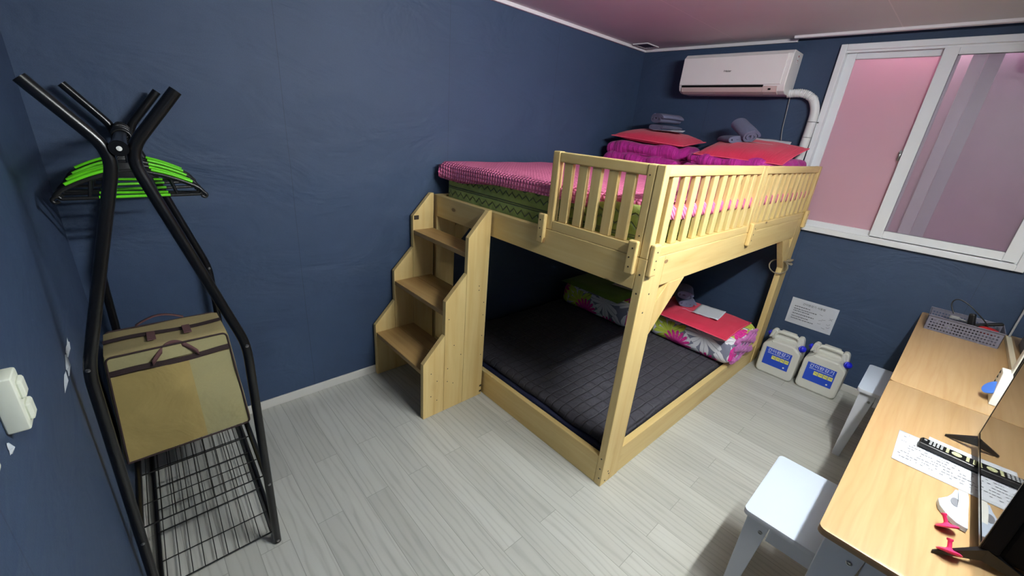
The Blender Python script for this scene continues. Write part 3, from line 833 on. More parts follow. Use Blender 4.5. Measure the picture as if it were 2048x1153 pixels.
for k in range(9):
    y = -.045-random.random()*.07; z = .03-k*.012
    b.tube([(-.0024, y, z), (-.0024, y-.012, z+.006*random.uniform(-1, 1)), (-.0024, y-.022, z+.008*random.uniform(-1, 1))], .0009, 5)
tag(b.build('sketch', M['ink_dark'], pg), kind='stuff')

# ================================================================== JUGS
def jug(loc, label, first=None):
    if first: g = copy_tree(first); g.location = loc; g['label'] = label; return g
    g = empty('plastic_jug', loc, label, 'jug', group='pale grey escape device jugs by the wall')
    Wd, D = .248, .185
    b = MB()
    r = .03
    pro = [(-Wd/2+r*(1-math.cos(a)), r*(1-math.sin(a))) for a in [0, PI/6, PI/3, PI/2]]
    pts = pro+[(-x, z) for x, z in reversed(pro)]
    pts += [(Wd/2, .225), (Wd/2-.012, .245), (Wd/2-.045, .268), (.075, .276), (-.075, .276), (-Wd/2+.045, .268), (-Wd/2+.012, .245), (-Wd/2, .225)]
    b.prism([(p_[0], p_[1]) for p_ in pts], 0, -D/2, D/2, bev=.012); b.build('body', M['jug'], g)
    b = MB(); b.box(-.030, .030, -.098, .098, .262, .300, .010); b.box(-.012, .012, -.075, .075, .29, .318, .004); b.build('shoulder_block', M['jug'], g)
    b = MB(); pth = bend([(-.018, .020, .268), (-.018, .074, .270), (-.018, .078, .320), (-.018, .05, .332), (-.018, -.05, .332), (-.018, -.078, .320), (-.018, -.074, .270), (-.018, -.02, .268)], .018)
    b.tube(pth, .0135, 12, closed=True); b.box(-.022, .022, -.052, .052, .320, .345, .010); b.build('handle', M['jug'], g)
    for sy in (-1, 1):
        b = MB(); b.prism([(sy*.062, .29), (sy*.068, .338), (sy*.092, .344), (sy*.106, .328), (sy*.116, .262)], 0, -.028, .028, bev=.009); b.build('shoulder_lug', M['jug'], g)
    b = MB(); b.lathe([(.026, 0), (.026, .012), (.021, .014), (.019, .026), (0, .030)], (0, 0, 0), 'z', 18); o = b.build('cap', M['blue_cap'], g, (-.040, -.112, .268), (.50, -1.15, 0)); o.scale = (.9, .9, 1)
    b = MB(); b.lathe([(.026, 0), (.026, .012), (.021, .014), (.019, .026), (0, .030)], (0, 0, 0), 'z', 18); o = b.build('cap', M['blue_cap'], g, (.010, .108, .285), (-.8, -.2, 0)); o.scale = (.8, .8, 1)
    b = MB(); b.box(-D/2-.0012, -D/2+.001, -.080, .092, .075, .215, 0); lb = b.build('label', M['blue_label'], g)
    xf = -D/2-.0016
    text('간이완강기', .030, M['white_ink'], lb, (xf, .004, .194), (PI/2, 0, -PI/2), sx=1.08)
    text('SIMPLIFIED DESCENDING LIFE LINE', .0095, M['white_ink'], lb, (xf, .004, .173), (PI/2, 0, -PI/2), sx=.95)
    b = MB()
    for k in range(4): b.box(xf-.0004, xf+.0006, .040-k*.029-.026, .040-k*.029, .131, .160, 0)
    b.build('instruction_square', M['yellow'], lb)
    b = MB()
    for k in range(4):
        y = .027-k*.029
        b.tube([(xf-.0006, y+.008, .152-.004*(k % 2)), (xf-.0006, y+.002, .145), (xf-.0006, y-.004, .148), (xf-.0006, y-.009, .138+.006*(k % 2))], .0010, 5)
    b.build('pictogram', M['ink_dark'], lb)
    b = MB(); b.lathe([(.006, -.0004), (.006, .001)], (xf, -.052, .095), 'x', 14); b.build('emblem', M['white_ink'], lb)
    return g
jg = jug((3.655, -1.748, 0), 'pale grey jug with blue label, next to the loft bed post')
jug((3.665, -2.018, 0), 'pale grey jug with blue label, nearer the white stool', jg)

# ================================================================== DESKS AND STOOLS
def leg_poly(y0, y1, yb0, yb1, z): return [(y0, z), (y1, z), (yb1, 0), (yb0, 0)]
def table(loc, rz, lx, ly, h, label, name, cat, topm, edgem, legm, tt=.020, lw=.085, group=None, inset=.02):
    g = empty(name, loc, label, cat, rz=rz, group=group)
    nm = 'desktop' if name == 'desk' else 'seat'
    b = MB(); r = .018; pts = []
    for cx, cy, a0 in ((lx-r, -r, 0), (r, -r, PI/2), (r, -ly+r, PI), (lx-r, -ly+r, 3*PI/2)):
        pts += [(cx+r*math.cos(a0+k*PI/8), cy+r*math.sin(a0+k*PI/8)) for k in range(5)]
    b.prism([(p_[0], p_[1]) for p_ in pts], 2, h-tt, h, bev=.0015)
    o = b.build(nm, [topm, edgem], g, smooth=30)
    for p_ in o.data.polygons:
        if abs(p_.normal.z) < .5: p_.material_index = 1
    zt = h-tt-.0005
    for xs in (inset, lx-inset-.022):
        for side in (0, 1):
            b = MB()
            if side == 0: pl = leg_poly(-inset, -inset-lw, -inset-.0, -inset-lw*.50, zt)
            else: pl = leg_poly(-ly+inset, -ly+inset+lw, -ly+inset, -ly+inset+lw*.50, zt)
            b.prism(pl, 0, xs, xs+.022, bev=.002); lg = b.build('leg', legm, g)
            fx = xs if xs < lx/2 else xs+.022; sg = -1 if xs < lx/2 else 1
            yc = (-inset-lw*.72) if side == 0 else (-ly+inset+lw*.72)
            b = MB(); b.lathe([(.007, 0), (.007, .002*sg), (.004, .003*sg), (.003, .001*sg)], (fx, yc, zt-.045), 'x', 14); b.build('bolt', M['steel'], lg)
        b = MB(); b.box(xs+.002, xs+.018, -ly+inset+lw+.0005, -inset-lw-.0005, zt-.065, zt, .001); b.build('apron', legm, g)
    for yy in (-inset-.030, -ly+inset+.012):
        b = MB(); b.box(inset+.0225, lx-inset-.0225, yy, yy+.018, zt-.07, zt, .001); b.build('apron', legm, g)
    return g
table((1.335, -2.313, 0), -.0172, 1.142, .39, .72, 'beech-topped desk with the television on it, nearer the camera', 'desk', 'desk', M['desk'], M['desk_edge'], M['grey_board'])
table((2.480, -2.3330, 0), -.0172, 1.315, .370, .72, 'beech-topped desk against the far wall carrying the grey basket', 'desk', 'desk', M['desk'], M['desk_edge'], M['grey_board'])
table((1.555, -2.128, 0), .0, .405, .30, .45, 'small white stool under the near desk, nearest the camera', 'stool', 'stool', M['white_board'], M['grey_board'], M['grey_board'], group='white stools pushed under the desks', lw=.07, inset=.015)
table((2.900, -2.240, 0), .0, .405, .30, .45, 'small white stool half under the far desk by the jugs', 'stool', 'stool', M['white_board'], M['grey_board'], M['grey_board'], group='white stools pushed under the desks', lw=.07, inset=.015)

# ------------------------------------------------------------------ television
DZ = .7205
tv = empty('television', (1.515, -2.584, DZ), 'black flat television on splayed feet, glossy screen reflecting the desk', 'television')
TW, TH = .625, .385; tz = .052
b = MB(); b.box(0, TW, -.030, 0, tz, tz+TH, .003); b.build('housing', M['black_matte'], tv)
b = MB(); b.box(.012, TW-.05, -.100, -.0305, tz-.02, tz+.30, .02, 3); b.build('back_cover', M['black_matte'], tv)
b = MB(); b.box(.006, TW-.004, 0.0, .0012, tz+.014, tz+TH-.008, 0); b.build('screen', M['screen'], tv)
b = MB(); b.box(0, TW, 0.0, .0022, tz, tz+.009, .0005); b.box(TW-.006, TW, 0.0, .0022, tz+.0095, tz+TH, .0005); b.box(0, .006, 0.0, .0022, tz+.0095, tz+TH, .0005); b.build('bezel', M['black'], tv)
def foot(x, dx):
    b = MB()
    for (yy, d2) in ((.066, dx), (-.12, -dx*.4)):
        s_ = 1 if yy > 0 else -1
        A = [Vector((x+d2-.004, yy, .0)), Vector((x+d2+.004, yy, .0)), Vector((x+d2+.003, yy, .006)), Vector((x+d2-.003, yy, .006))]
        B = [Vector((x-.010, -.012, .022)), Vector((x+.010, -.012, .022)), Vector((x+.009, -.012, tz+.004)), Vector((x-.009, -.012, tz+.004))]
        va = [b.bm.verts.new(q) for q in A]; vb = [b.bm.verts.new(q) for q in B]
        fs = [b.bm.faces.new(va), b.bm.faces.new(vb)]+[b.bm.faces.new((va[k], va[(k+1) % 4], vb[(k+1) % 4], vb[k])) for k in range(4)]
        bmesh.ops.recalc_face_normals(b.bm, faces=fs)
    b.build('foot', M['black_plastic'], tv)
foot(.008, -.045); foot(TW-.012, .02)
b = MB()
b.tube(smoothpath([(.08, -.09, .20), (.05, -.12, .10), (.02, -.125, .02), (-.05, -.11, .006), (-.10, -.125, .006)], 3), .0045, 8)
b.tube(smoothpath([(.10, -.09, .16), (.03, -.11, .14), (-.01, -.12, .06), (.03, -.12, .008), (.12, -.115, .006)], 3), .005, 8)
b.build('power_cable', M['black_plastic'], tv)
o = MB().lathe([(.020, 0), (.024, .004), (.026, .030), (.023, .034), (.02, .034), (.018, .006), (0, .006)], (0, 0, 0), 'z', 24).build('metal_cup', M['chrome'], None, (1.585, -2.672, DZ), None)
tag(o, 'small round chrome dish behind the television, lower right corner', 'dish')

# remote on two sheets
sheet('paper_sheet', (1.938, -2.548, DZ-.0005), (0, 0, PI/2+.0), .285, .215, 'white printed page with musical-looking rows, lying under the remote control', 'paper', .0010, seed=1)
def rows(parent, n, x0, x1, ys_, dens=.5, m=None):
    b = MB(); random.seed(11)
    for k in range(n):
        x = x0+(x1-x0)*k/(n-1)
        y = ys_[0]
        while y < ys_[1]:
            w_ = random.uniform(.003, .012)
            if random.random() < dens: b.box(x-.0015, x+.0015, y, min(y+w_, ys_[1]), .0034, .0037)
            y += w_+.002
    return b.build('printed_line', m or M['ink'], parent)
ps = [o for o in bpy.data.objects if o.name.startswith('paper_sheet')][-1]
# local frame of the sheet: x along world y (pointing +y), so rows run along local x
b = MB(); random.seed(12)
for k in range(10):
    yl = -.09+k*.018; x = -.125
    while x < .13:
        w_ = random.uniform(.002, .009)
        if random.random() < (.8 if k in (8, 7, 3) else .45): b.box(x, x+w_, yl-.0012, yl+.0012, .0033, .0036)
        x += w_+.0025
tag(b.build('printed_line', M['ink'], ps), kind='stuff')
ps['label'] = 'white page with rows of small print, lying under the remote control'
g = sheet('paper_sheet', (2.06, -2.545, DZ+.0008), (0, 0, PI/2-.06), .13, .045, 'narrow white slip poking out beyond the remote control', 'paper', .001, seed=2)
rc = empty('remote_control', (1.998, -2.459, DZ+.004), 'long black remote control with pale yellow buttons on the white page', 'remote control', rz=-PI/2-.07)
b = MB(); b.box(-.003, .205, -.022, .022, 0, .019, .006, 3); b.build('body', M['black_plastic'], rc)
b = MB(); b.box(.002, .200, -.019, .019, .0185, .0196, .0004); b.build('face_plate', M['black_matte'], rc)
t = NT('pale yellow rubber'); M['btn'] = t.finish(lin((198, 200, 156)), .6)
t = NT('grey rubber'); M['btn_grey'] = t.finish(lin((170, 172, 176)), .6)
b = MB(); b.lathe([(.004, 0), (.004, .002), (0, .002)], (.010, .006, .0192), 'z', 12)
for r_ in range(4):
    for c_ in range(3): b.box(.020+r_*.009, .026+r_*.009, -.013+c_*.010, -.006+c_*.010, .0192, .0212, .0008)
b.build('keypad', M['btn_grey'], rc)
b = MB()
b.lathe([(.012, 0), (.012, .0015), (.008, .0015), (.008, .0005)], (.085, 0, .0194), 'z', 20); b.lathe([(.005, 0), (.005, .002), (0, .002)], (.085, 0, .0194), 'z', 16)
for r_ in range(9):
    for c_ in range(3):
        x = .060+r_*.0155
        if abs(x-.085) < .016: continue
        b.box(x, x+.0075, -.015+c_*.011, -.007+c_*.011, .0192, .0212, .0012)
b.build('button', M['btn'], rc)

# curved white object with grey oval, pink push pins
def ax_shape():
    g = empty('paper_box', (1.735, -2.560, DZ), 'curved white card object with a grey oval, standing before the television', 'card')
    b = MB()
    pts = [(.055, .018), (.048, .000), (-.012, .008), (-.062, .035)]
    out = []
    outline = [(-.080, .032), (-.050, .018), (-.025, .008), (0.0, .004)] 
    poly = [(.058, .012), (.030, .017), (.002, .026), (-.030, .044), (-.060, .040), (-.085, .026), (-.105, .006), (-.108, -.016), (.058, -.016)]
    b.prism(poly, 2, .001, .016, bev=.002); b.build('card', M['white_board'], g)
    b = MB(); b.grid(8, 8, lambda u, v: (.01+(u-.5)*.11, -.004+(v-.5)*.020, .0162+.006*math.sin(u*PI)))
    b.build('raised_flap', M['white_plastic'], g, smooth=180)
    b = MB(); b.lathe([(.014, 0), (.014, .0008), (0, .0008)], (0, 0, 0), 'z', 24); o = b.build('oval', M['ink'], g, (-.012, .010, .0165)); o.scale = (1.5, .7, 1)
    return g
ax_shape()
def pin(loc, rot, label, first=None):
    if first: g = copy_tree(first)
    else:
        g = empty('push_pin', loc, label, 'pin', group='pink push pins by the television foot')
        b = MB(); b.lathe([(0, 0), (.021, .001), (.023, .004), (.019, .007), (.007, .010), (.005, .013)], (0, 0, 0), 'z', 24); b.build('disc', M['pink_plastic'], g)
        b = MB(); b.lathe([(.0045, .012), (.004, .028), (.006, .030), (.006, .034), (0, .035)], (0, 0, 0), 'z', 16); b.build('stem', M['pink_plastic'], g)
    g.location = loc; g.rotation_euler = rot; g['label'] = label; return g
p1 = pin((1.592, -2.540, DZ+.012), (-.5, .6, 0), 'pink plastic push pin behind the near television foot')
pin((1.488, -2.545, DZ+.014), (.0, .75, .3), 'pink plastic push pin in front of the near television foot', p1)

# white appliance with blue patch behind the television
wa = empty('white_appliance', (2.69, -2.640, DZ), 'white plastic appliance with slotted base and round blue patch, half behind the television', 'appliance')
b = MB(); b.box(-.02, .03, -.05, -.012, .10, .42, .005); b.build('upright', M['white_plastic'], wa)
b = MB(); b.box(-.12, -.0201, -.05, -.016, .12, .42, .003); b.build('dark_panel', M['black_matte'], wa)
b = MB(); b.prism([(-.10, 0), (.07, 0), (.085, .020), (.045, .045), (.035, .125), (-.045, .125), (-.09, .05)], 1, -.05, .012, bev=.004); b.build('base', M['white_plastic'], wa)
b = MB()
for k in range(3): b.prism([(.0+k*.0, .108-k*.022), (.018, .116-k*.022), (.018, .104-k*.022)], 1, .0122, .0135)
b.build('slot', M['black_matte'], wa)
b = MB(); b.lathe([(.033, 0), (.033, .004), (.026, .006), (0, .006)], (0, 0, 0), 'z', 28); b.build('blue_patch', M['blue_patch'], wa, (-.050, .016, .055), (-.8, -.5, 0))

# ------------------------------------------------------------------ mirror on the wall behind the far desk
mr = empty('wall_mirror', (3.22, YS+.002, DZ), 'large wall mirror with pale wooden foot rail behind the far desk', 'mirror')
b = MB(); b.box(-.60, .43, .012, .018, .022, 1.10, 0); b.build('mirror_glass', M['mirror'], mr)
b = MB(); b.box(-.62, .45, 0, .012, .0, 1.12, 0); b.build('backing', M['grey_board'], mr)
b = MB(); b.box(-.60, .45, .012, .029, 0, .022, .002); b.build('foot_rail', M['pine_pale'], mr)
b = MB(); b.box(.430, .440, .010, .022, .022, 1.10, .001); b.box(-.61, -.60, .010, .022, .022, 1.10, .001); b.build('edge_strip', M['cord_grey'], mr)

# ------------------------------------------------------------------ basket and its contents
def perforated(b, p0, ux, uz, nx, nz, w_, h_, rh, th, margin=.012, top=.018):
    """wall of the basket with round holes: p0 corner, ux/uz unit axes"""
    p0, ux, uz = Vector(p0), Vector(ux), Vector(uz); nr = ux.cross(uz)
    cw = (w_-2*margin)/nx; chh = (h_-margin*.6-top)/nz
    for s_ in (0, 1):
        o_ = p0+nr*th*s_
        def P(a, c): return b.bm.verts.new(o_+ux*a+uz*c)
        def quad(a0, a1, c0, c1): b.bm.faces.new((P(a0, c0), P(a1, c0), P(a1, c1), P(a0, c1)))
        quad(0, margin, 0, h_); quad(w_-margin, w_, 0, h_); quad(margin, w_-margin, 0, margin*.6); quad(margin, w_-margin, h_-top, h_)
        for i in range(nx):
            for j in range(nz):
                x0, z0 = margin+i*cw, margin*.6+j*chh; cx, cz = x0+cw/2, z0+chh/2
                outer, inner = [], []
                for k in range(8):
                    a = PI/8+k*PI/4; ca, sa = math.cos(a), math.sin(a)
                    sc_ = 1/max(abs(ca), abs(sa))
                    outer.append(P(cx+ca*sc_*cw/2, cz+sa*sc_*chh/2)); inner.append(P(cx+ca*rh, cz+sa*rh))
                for k in range(8): b.bm.faces.new((outer[k], outer[(k+1) % 8], inner[(k+1) % 8], inner[k]))
                for k, (sx_, sz_) in enumerate(((1, 1), (-1, 1), (-1, -1), (1, -1))):
                    b.bm.faces.new((outer[(2*k) % 8], P(cx+sx_*cw/2, cz+sz_*chh/2), outer[(2*k+1) % 8]))
bx0, bx1, by0, by1, bh = 3.425, 3.62, -2.672, -2.382, .085
bk = empty('plastic_basket', (bx0, by1, DZ), 'grey perforated plastic basket of small items on the far desk', 'basket')
lx_, ly_ = bx1-bx0, by1-by0
b = MB(); perforated(b, (0, -ly_, 0), (0, 1, 0), (0, 0, 1), 21, 4, ly_, bh, .0042, .002, .010, .014); b.build('perforated_wall', M['basket'], bk)
b = MB(); perforated(b, (lx_, -ly_, 0), (0, 1, 0), (0, 0, 1), 21, 4, ly_, bh, .0042, .002, .010, .014); b.build('perforated_wall', M['basket'], bk)
b = MB(); perforated(b, (0, 0, 0), (1, 0, 0), (0, 0, 1), 13, 4, lx_, bh, .0042, .002, .010, .014); b.build('perforated_wall', M['basket'], bk)
b = MB(); perforated(b, (0, -ly_, 0), (1, 0, 0), (0, 0, 1), 13, 4, lx_, bh, .0042, .002, .010, .014); b.build('perforated_wall', M['basket'], bk)
b = MB(); b.box(.001, lx_-.001, -ly_+.001, -.001, .001, .004, 0); b.build('base', M['basket'], bk)
b = MB(); b.tube([(-.002, .002, bh), (lx_+.002, .002, bh), (lx_+.002, -ly_-.002, bh), (-.002, -ly_-.002, bh)], .0035, 8, closed=True); b.build('rim', M['basket'], bk)
def thing1(name, b, m, loc, rot, label, cat, group=None): return tag(b.build(name, m, None, loc, rot), label, cat, group)
bz = DZ+.006
hd = empty('hair_dryer', (3.50, -2.52, bz+.012), 'black hair dryer lying in the grey basket', 'hair dryer', rot=(0, 0, 1.25))
b = MB(); b.lathe([(.0, -.075), (.024, -.07), (.028, -.03), (.027, .02), (.020, .05), (.018, .085), (.0155, .085), (.0155, .06)], (0, 0, .03), 'x', 24); b.build('barrel', M['black_plastic'], hd)
b = MB(); b.prism([(-.05, .04), (-.02, .04), (-.006, .115), (-.030, .118)], 1, -.014, .014, bev=.006); b.build('handle', M['black_plastic'], hd)
b = MB(); b.box(-.034, -.020, -.0155, -.013, .07, .095, .001); b.build('switch', M['chrome'], hd)
b = MB(); b.tube(smoothpath([(3.50, -2.47, bz+.10), (3.52, -2.44, bz+.15), (3.52, -2.455, bz+.185), (3.51, -2.50, bz+.175), (3.50, -2.56, bz+.13), (3.50, -2.61, bz+.085), (3.49, -2.63, bz+.03)], 3), .0032, 8)
thing1('power_cord', b, M['black_plastic'], (0, 0, 0), None, 'black cord looping up out of the grey basket against the wall', 'cord')
b = MB(); b.lathe([(0, -.04), (.016, -.036), (.022, -.01), (.021, .02), (.014, .038), (0, .04)], (0, 0, .022), 'y', 20); thing1('red_case', b, M['red_plastic'], (3.49, -2.615, bz+.035), (.1, 0, .3), 'dark red rounded case at the right end of the basket', 'case')
b = MB(); b.box(-.055, .055, -.012, .012, 0, .014, .004); thing1('razor', b, M['black_plastic'], (3.535, -2.615, bz+.075), (0, .35, 1.9), 'flat black block sticking up at the right end of the basket', 'block')
for (x, y, lab) in ((3.455, -2.40, 'silver bottle cap at the left end inside the grey basket'), (3.47, -2.448, 'round silver capped bottle in the middle left of the grey basket')):
    b = MB(); b.lathe([(.012, 0), (.012, .045), (.009, .052), (.009, .062), (0, .064)], (0, 0, 0), 'z', 18); thing1('small_bottle', b, M['chrome'], (x, y, bz), None, lab, 'bottle')
random.seed(9)
for k in range(7):
    b = MB(); s_ = random.uniform(.014, .024); b.box(-s_, s_, -s_*.6, s_*.6, 0, random.uniform(.02, .045), .004)
    thing1('toiletry_pack', b, [M['black_plastic'], M['white_plastic'], M['black_matte']][k % 3], (3.455+.022*(k % 3)*2, -2.425-.028*k if k < 4 else -2.47-.022*(k-4), bz), (0, 0, random.uniform(0, 1)), 'small black or white pack among the clutter in the grey basket', 'pack', 'small packs in the basket')
b = MB(); b.tube([(0, 0, 0), (.0, .10, .02)], .0045, 8); b.box(-.006, .006, .10, .14, .012, .03, .003)
thing1('comb', b, M['cord_grey'], (3.56, -2.60, bz+.05), (0, 0, .15), 'slim grey handled comb resting across the basket rim', 'comb')

# dark rounded thing at the top right edge
b = rounded(.10, .12, .14, .04, 6)
o = b.build('hanging_case', M['navy_mattress'], None, (3.62, -2.345, 2.10), None); tag(o, 'dark rounded object at the top right picture edge beside the window', 'case')
b = MB(); b.tube([(0, 0, .13), (0, 0, .222)], .006, 8); b.build('hanging_stem', M['black_matte'], o)

# ================================================================== CLOTHES RACK
rk = empty('garment_rack', (.206, -.48, 0), 'black tubular clothes rack with spread top ends, in the left corner', 'clothes rack')
def rp(x, y, z): return (x-.206, y+.48, z)
TR = .0135
for y, nm in ((-.90, 'f'), (-.06, 'r')):
    dx = .028 if nm == 'r' else 0
    rp = lambda x, y_, z: (x-.206+dx, y_+.48, z)
    b = MB(); b.tube(bend([rp(.080, y, 1.618), rp(.194, y, 1.470), rp(.038, y, .925), rp(.022, y, .006)], .05), TR, 16); tL = b.build('frame_tube', M['black'], rk)
    b = MB(); b.tube(bend([rp(.336, y, 1.620), rp(.2195, y, 1.470), rp(.390, y, .890), rp(.379, y, .006)], .05), TR, 16); tR = b.build('frame_tube', M['black'], rk)
    for par, q in ((tL, (.038, .93)), (tL, (.028, .30)), (tL, (.024, .03)), (tR, (.389, .89)), (tR, (.383, .31)), (tR, (.379, .02))):
        b = MB(); b.lathe([(.0055, 0), (.005, -.003), (0, -.004)], rp(q[0], y-TR+.001, q[1]), 'y', 12); b.build('bolt', M['steel'], par)
    b = MB(); b.lathe([(.0055, 0), (.0055, -.003), (0, -.004)], rp(.206, y-.018, 1.482), 'y', 16); b.build('bolt', M['white_plastic'], rk)
def rp(x, y, z): return (x-.206+.028*(y+.9)/.84, y+.48, z)
b = MB(); b.tube([rp(.206, -.918, 1.482), rp(.206, -.042, 1.482)], .0150, 20); b.tube([rp(.206, -.917, 1.482), rp(.206, -.86, 1.482)], .0185, 20); b.tube([rp(.206, -.10, 1.482), rp(.206, -.043, 1.482)], .0215, 20); b.build('hanging_bar', M['black'], rk)
# side bars and wire shelves
for x in (.026, .383):
    for z, r_ in ((.012, .010), (.310, .010)):
        b = MB(); b.tube([rp(x, -.89, z), rp(x, -.07, z)], r_, 12); b.build('side_bar', M['black'], rk)
def shelf(z, dip):
    b = MB()
    n = 10
    for k in range(n):
        x = .045+(.365-.045)*k/(n-1); b.tube([rp(x, -.86, z), rp(x, -.84, z-dip), rp(x, -.10, z-dip), rp(x, -.08, z)], .0016, 6)
    for y in (-.86, -.60, -.34, -.08): b.tube([rp(.030, y, z+.002), rp(.380, y, z+.002)], .0026, 8)
    for y in (-.74, -.47, -.2): b.tube([rp(.030, y, z-dip), rp(.380, y, z-dip)], .0018, 8)
    b.build('wire_shelf', M['wire'], rk)
shelf(.310, .012); shelf(.020, .004)

# hangers
def hanger(x, y, z, rz, label, tilt=0, first=None):
    if first: g = copy_tree(first)
    else:
        g = empty('clothes_hanger', (0, 0, 0), label, 'hanger', group='black and lime green hangers on the rack')
        b = MB()
        arm = [(-.176, .002), (-.166, .018), (-.135, .036), (-.09, .056), (-.045, .070), (0, .078)]
        full = arm+[(-x_, z_) for x_, z_ in reversed(arm[:-1])]
        b.tube(smoothpath([(x_, 0, z_) for x_, z_ in full], 2), .0072, 8)
        b.tube(bend([(-.170, 0, .004), (-.166, 0, -.004), (.166, 0, -.004), (.170, 0, .004)], .005), .0052, 8)
        for s_ in (-1, 1):
            b.tube([(s_*.105, 0, -.002), (s_*.095, 0, .047)], .004, 6)
            b.tube([(s_*.055, 0, -.002), (s_*.045, 0, .066)], .004, 6)
            b.tube(smoothpath([(s_*.176, 0, .004), (s_*.186, 0, -.006), (s_*.180, 0, -.016), (s_*.17, 0, -.010)], 2), .005, 8)
        b.prism([(-.055, .055), (.055, .055), (.022, .100), (-.022, .100)], 1, -.005, .005, bev=.001)
        b.build('body', M['black_plastic'], g)
        b = MB(); hc = .1735
        b.tube([(0, 0, .09), (0.0, 0, hc-.024)]+[(.0215*math.sin(a), 0, hc-.0215*math.cos(a)) for a in [k*PI/10 for k in range(1, 15)]], .0042, 8); b.build('hook', M['black_plastic'], g)
        for s_ in (-1, 1):
            b = MB(); q = [(s_*.150, 0, .0350), (s_*.125, 0, .0480), (s_*.09, 0, .0635), (s_*.05, 0, .0755)]
            b.tube(smoothpath([(a_, -.004, c_+.003) for a_, _, c_ in q], 2), .0048, 8); b.build('grip_strip', M['green_grip'], g)
        b = MB(); b.tube([(-.085, -.003, -.0025), (.085, -.003, -.0025)], .0046, 8); b.build('grip_strip', M['green_grip'], g)
    g.location = (x, y, z); g.rotation_euler = (tilt, 0, rz); g['label'] = label
    return g
hz = 1.306
h0 = hanger(.222, -.52, hz, .02, 'black hanger with lime green grips, nearest on the rack bar')
for (y, r_, lab) in ((-.45, -.14, 'black and lime hanger, second from the front of the rack'), (-.37, .12, 'black and lime hanger, third from the front of the rack'),
        (-.26, .17, 'black and lime hanger, second from the back of the rack'), (-.15, -.15, 'black and lime hanger, nearest the back wall')):
    hanger(.206+.028*(y+.9)/.84+.002, y, hz, r_, lab, 0, h0)

# ------------------------------------------------------------------ storage bag on the upper shelf
bg = empty('storage_bag', (.212, -.525, .326), 'beige zipped storage bag with brown straps, resting on the clothes rack shelf', 'storage bag')
BWd, BD, BH = .408, .21, .452
def taper(o):
    for v in o.data.vertices: v.co.x *= 1-.13*max(0, v.co.z)/BH
    return o
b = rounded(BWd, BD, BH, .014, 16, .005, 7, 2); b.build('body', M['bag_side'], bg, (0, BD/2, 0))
def bagf(u, v):   # front skin
    x = (u-.5)*BWd*.97; z = .012+v*(BH-.02)
    return x, -.006-.010*math.sin(PI*u)*math.sin(PI*v)-.004*noise.noise(Vector((x*9, z*9, 1))), z
b = MB(); b.grid(12, 20, lambda u, v: bagf(u*.62, v*.83)); b.build('front_panel', M['bag'], bg, smooth=180)
b = MB(); b.grid(10, 20, lambda u, v: bagf(.62+u*.38, v*.83)); b.build('clear_pocket', M['bag_pale'], bg, smooth=180)
b = MB(); b.grid(20, 4, lambda u, v: bagf(u, .88+v*.12)); b.build('upper_panel', M['bag_pale'], bg, smooth=180)
b = MB(); b.grid(24, 2, lambda u, v: (bagf(u, .83)[0], bagf(u, .83)[1]-.002, bagf(u, .835+v*.05)[2]+.004*math.sin(u*8))); b.build('front_strap', M['bag_trim'], bg, smooth=180)
# piping round the box edges
b = MB()
xs, z0_, z1_ = BWd/2-.008, .008, BH-.006
b.tube(bend([(-xs, -.008, z0_), (-xs, -.008, z1_), (xs, -.008, z1_), (xs, -.008, z0_), (-xs, -.008, z0_)], .02), .0035, 8)
b.tube(bend([(-xs, BD, z0_), (-xs, BD, z1_+.002), (xs, BD, z1_+.002), (xs, BD, z0_)], .02), .0035, 8)
b.build('piping', M['bag_trim'], bg)
b = MB(); b.grid(24, 2, lambda u, v: ((u-.5)*BWd*.98, BD*.42+v*.032, BH+.004+.004*math.sin(u*7))); b.build('zip_band', M['bag_trim'], bg, smooth=180)
def handle(y0, z0, dx, lift, back):
    b = MB(); n = 18
    def f(u, v):
        x = dx+(u-.5)*.15; a = math.sin(PI*u)
        return (x, y0+back*a-.004, z0+lift*a+(v-.5)*.022)
    b.grid(n, 2, f); o = b.build('handle', M['bag_handle'], bg, smooth=180); md = o.modifiers.new('thickness', 'SOLIDIFY'); md.thickness = .003
handle(-.018, BH*.875, .01, .052, .02)
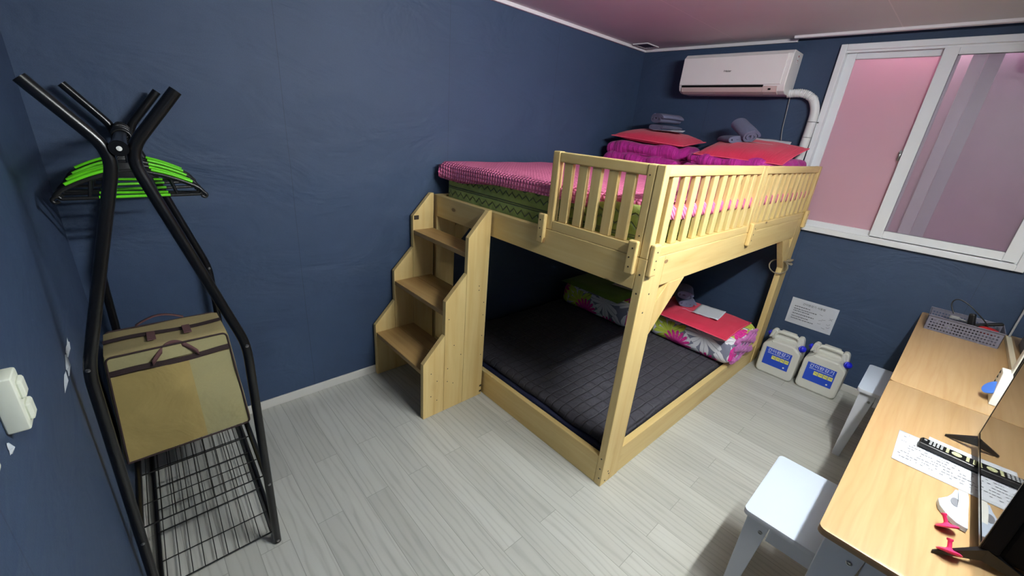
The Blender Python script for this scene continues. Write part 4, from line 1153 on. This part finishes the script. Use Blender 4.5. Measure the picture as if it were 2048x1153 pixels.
b = MB(); b.grid(14, 2, lambda u, v: (-.01+(u-.5)*.17, BD+.004+(v-.5)*.018, BH+.002+.026*math.sin(PI*u))); o = b.build('handle', M['bag_handle'], bg, smooth=180); md = o.modifiers.new('thickness', 'SOLIDIFY'); md.thickness = .003
for x in (-.065, .055):
    b = MB(); b.box(x, x+.028, BD*.18, BD*.52, BH+.006, BH+.010, .001); b.build('strap_loop', M['bag_handle'], bg)
for o in bg.children: taper(o)

# ================================================================== LIGHT
def area(name, loc, sx, sy, power, col, rot=(0, 0, 0), spread=PI):
    l = bpy.data.lights.new(name, 'AREA'); l.shape = 'RECTANGLE'; l.size = sx; l.size_y = sy; l.energy = power; l.color = col; l.spread = spread
    o = bpy.data.objects.new(name, l); COL.objects.link(o); o.location = loc; o.rotation_euler = rot; return o
for yy, pw in ((-1.80, 2.2), (-2.42, 1.6)):  # unseen lamps added in the reveal to brighten the window panes
    l = bpy.data.lights.new('pane_fill_light', 'AREA'); l.shape = 'RECTANGLE'; l.size = .03; l.size_y = .5; l.energy = pw; l.color = (1, .96, .97)
    o = bpy.data.objects.new('pane_fill_light', l); COL.objects.link(o); o.location = (L+.146, yy, 2.36)
lp = empty('ceiling_lamp', (1.66, -2.52, H), 'long white tube lamp on the ceiling above the desks', 'ceiling lamp')
b = MB(); b.box(-.56, .56, -.03, .03, -.045, 0, .004); b.build('lamp_housing', M['white_plastic'], lp)
t = NT('lit lamp tube'); em = t.n('ShaderNodeEmission', {'Color': (.975, 1.0, .97, 1), 'Strength': LAMP}); t.t.links.new(em.outputs[0], t.out.inputs[0]); M['tube'] = t.m
b = MB(); b.tube([(-.5, 0, -.085), (.5, 0, -.085)], .022, 20); b.build('lamp_tube', M['tube'], lp)
for sx_ in (-.52, .52):
    b = MB(); b.box(sx_-.015, sx_+.015, -.02, .02, -.105, -.0455, .004); b.build('lamp_holder', M['white_plastic'], lp)
w = bpy.data.worlds.new('world'); SC.world = w; w.use_nodes = True
w.node_tree.nodes['Background'].inputs[0].default_value = (.6, .6, .7, 1); w.node_tree.nodes['Background'].inputs[1].default_value = .03
vs = SC.view_settings
vs.view_transform = 'Standard'; vs.look = 'None'; vs.gamma = 1; vs.use_curve_mapping = False; vs.exposure = 1.22
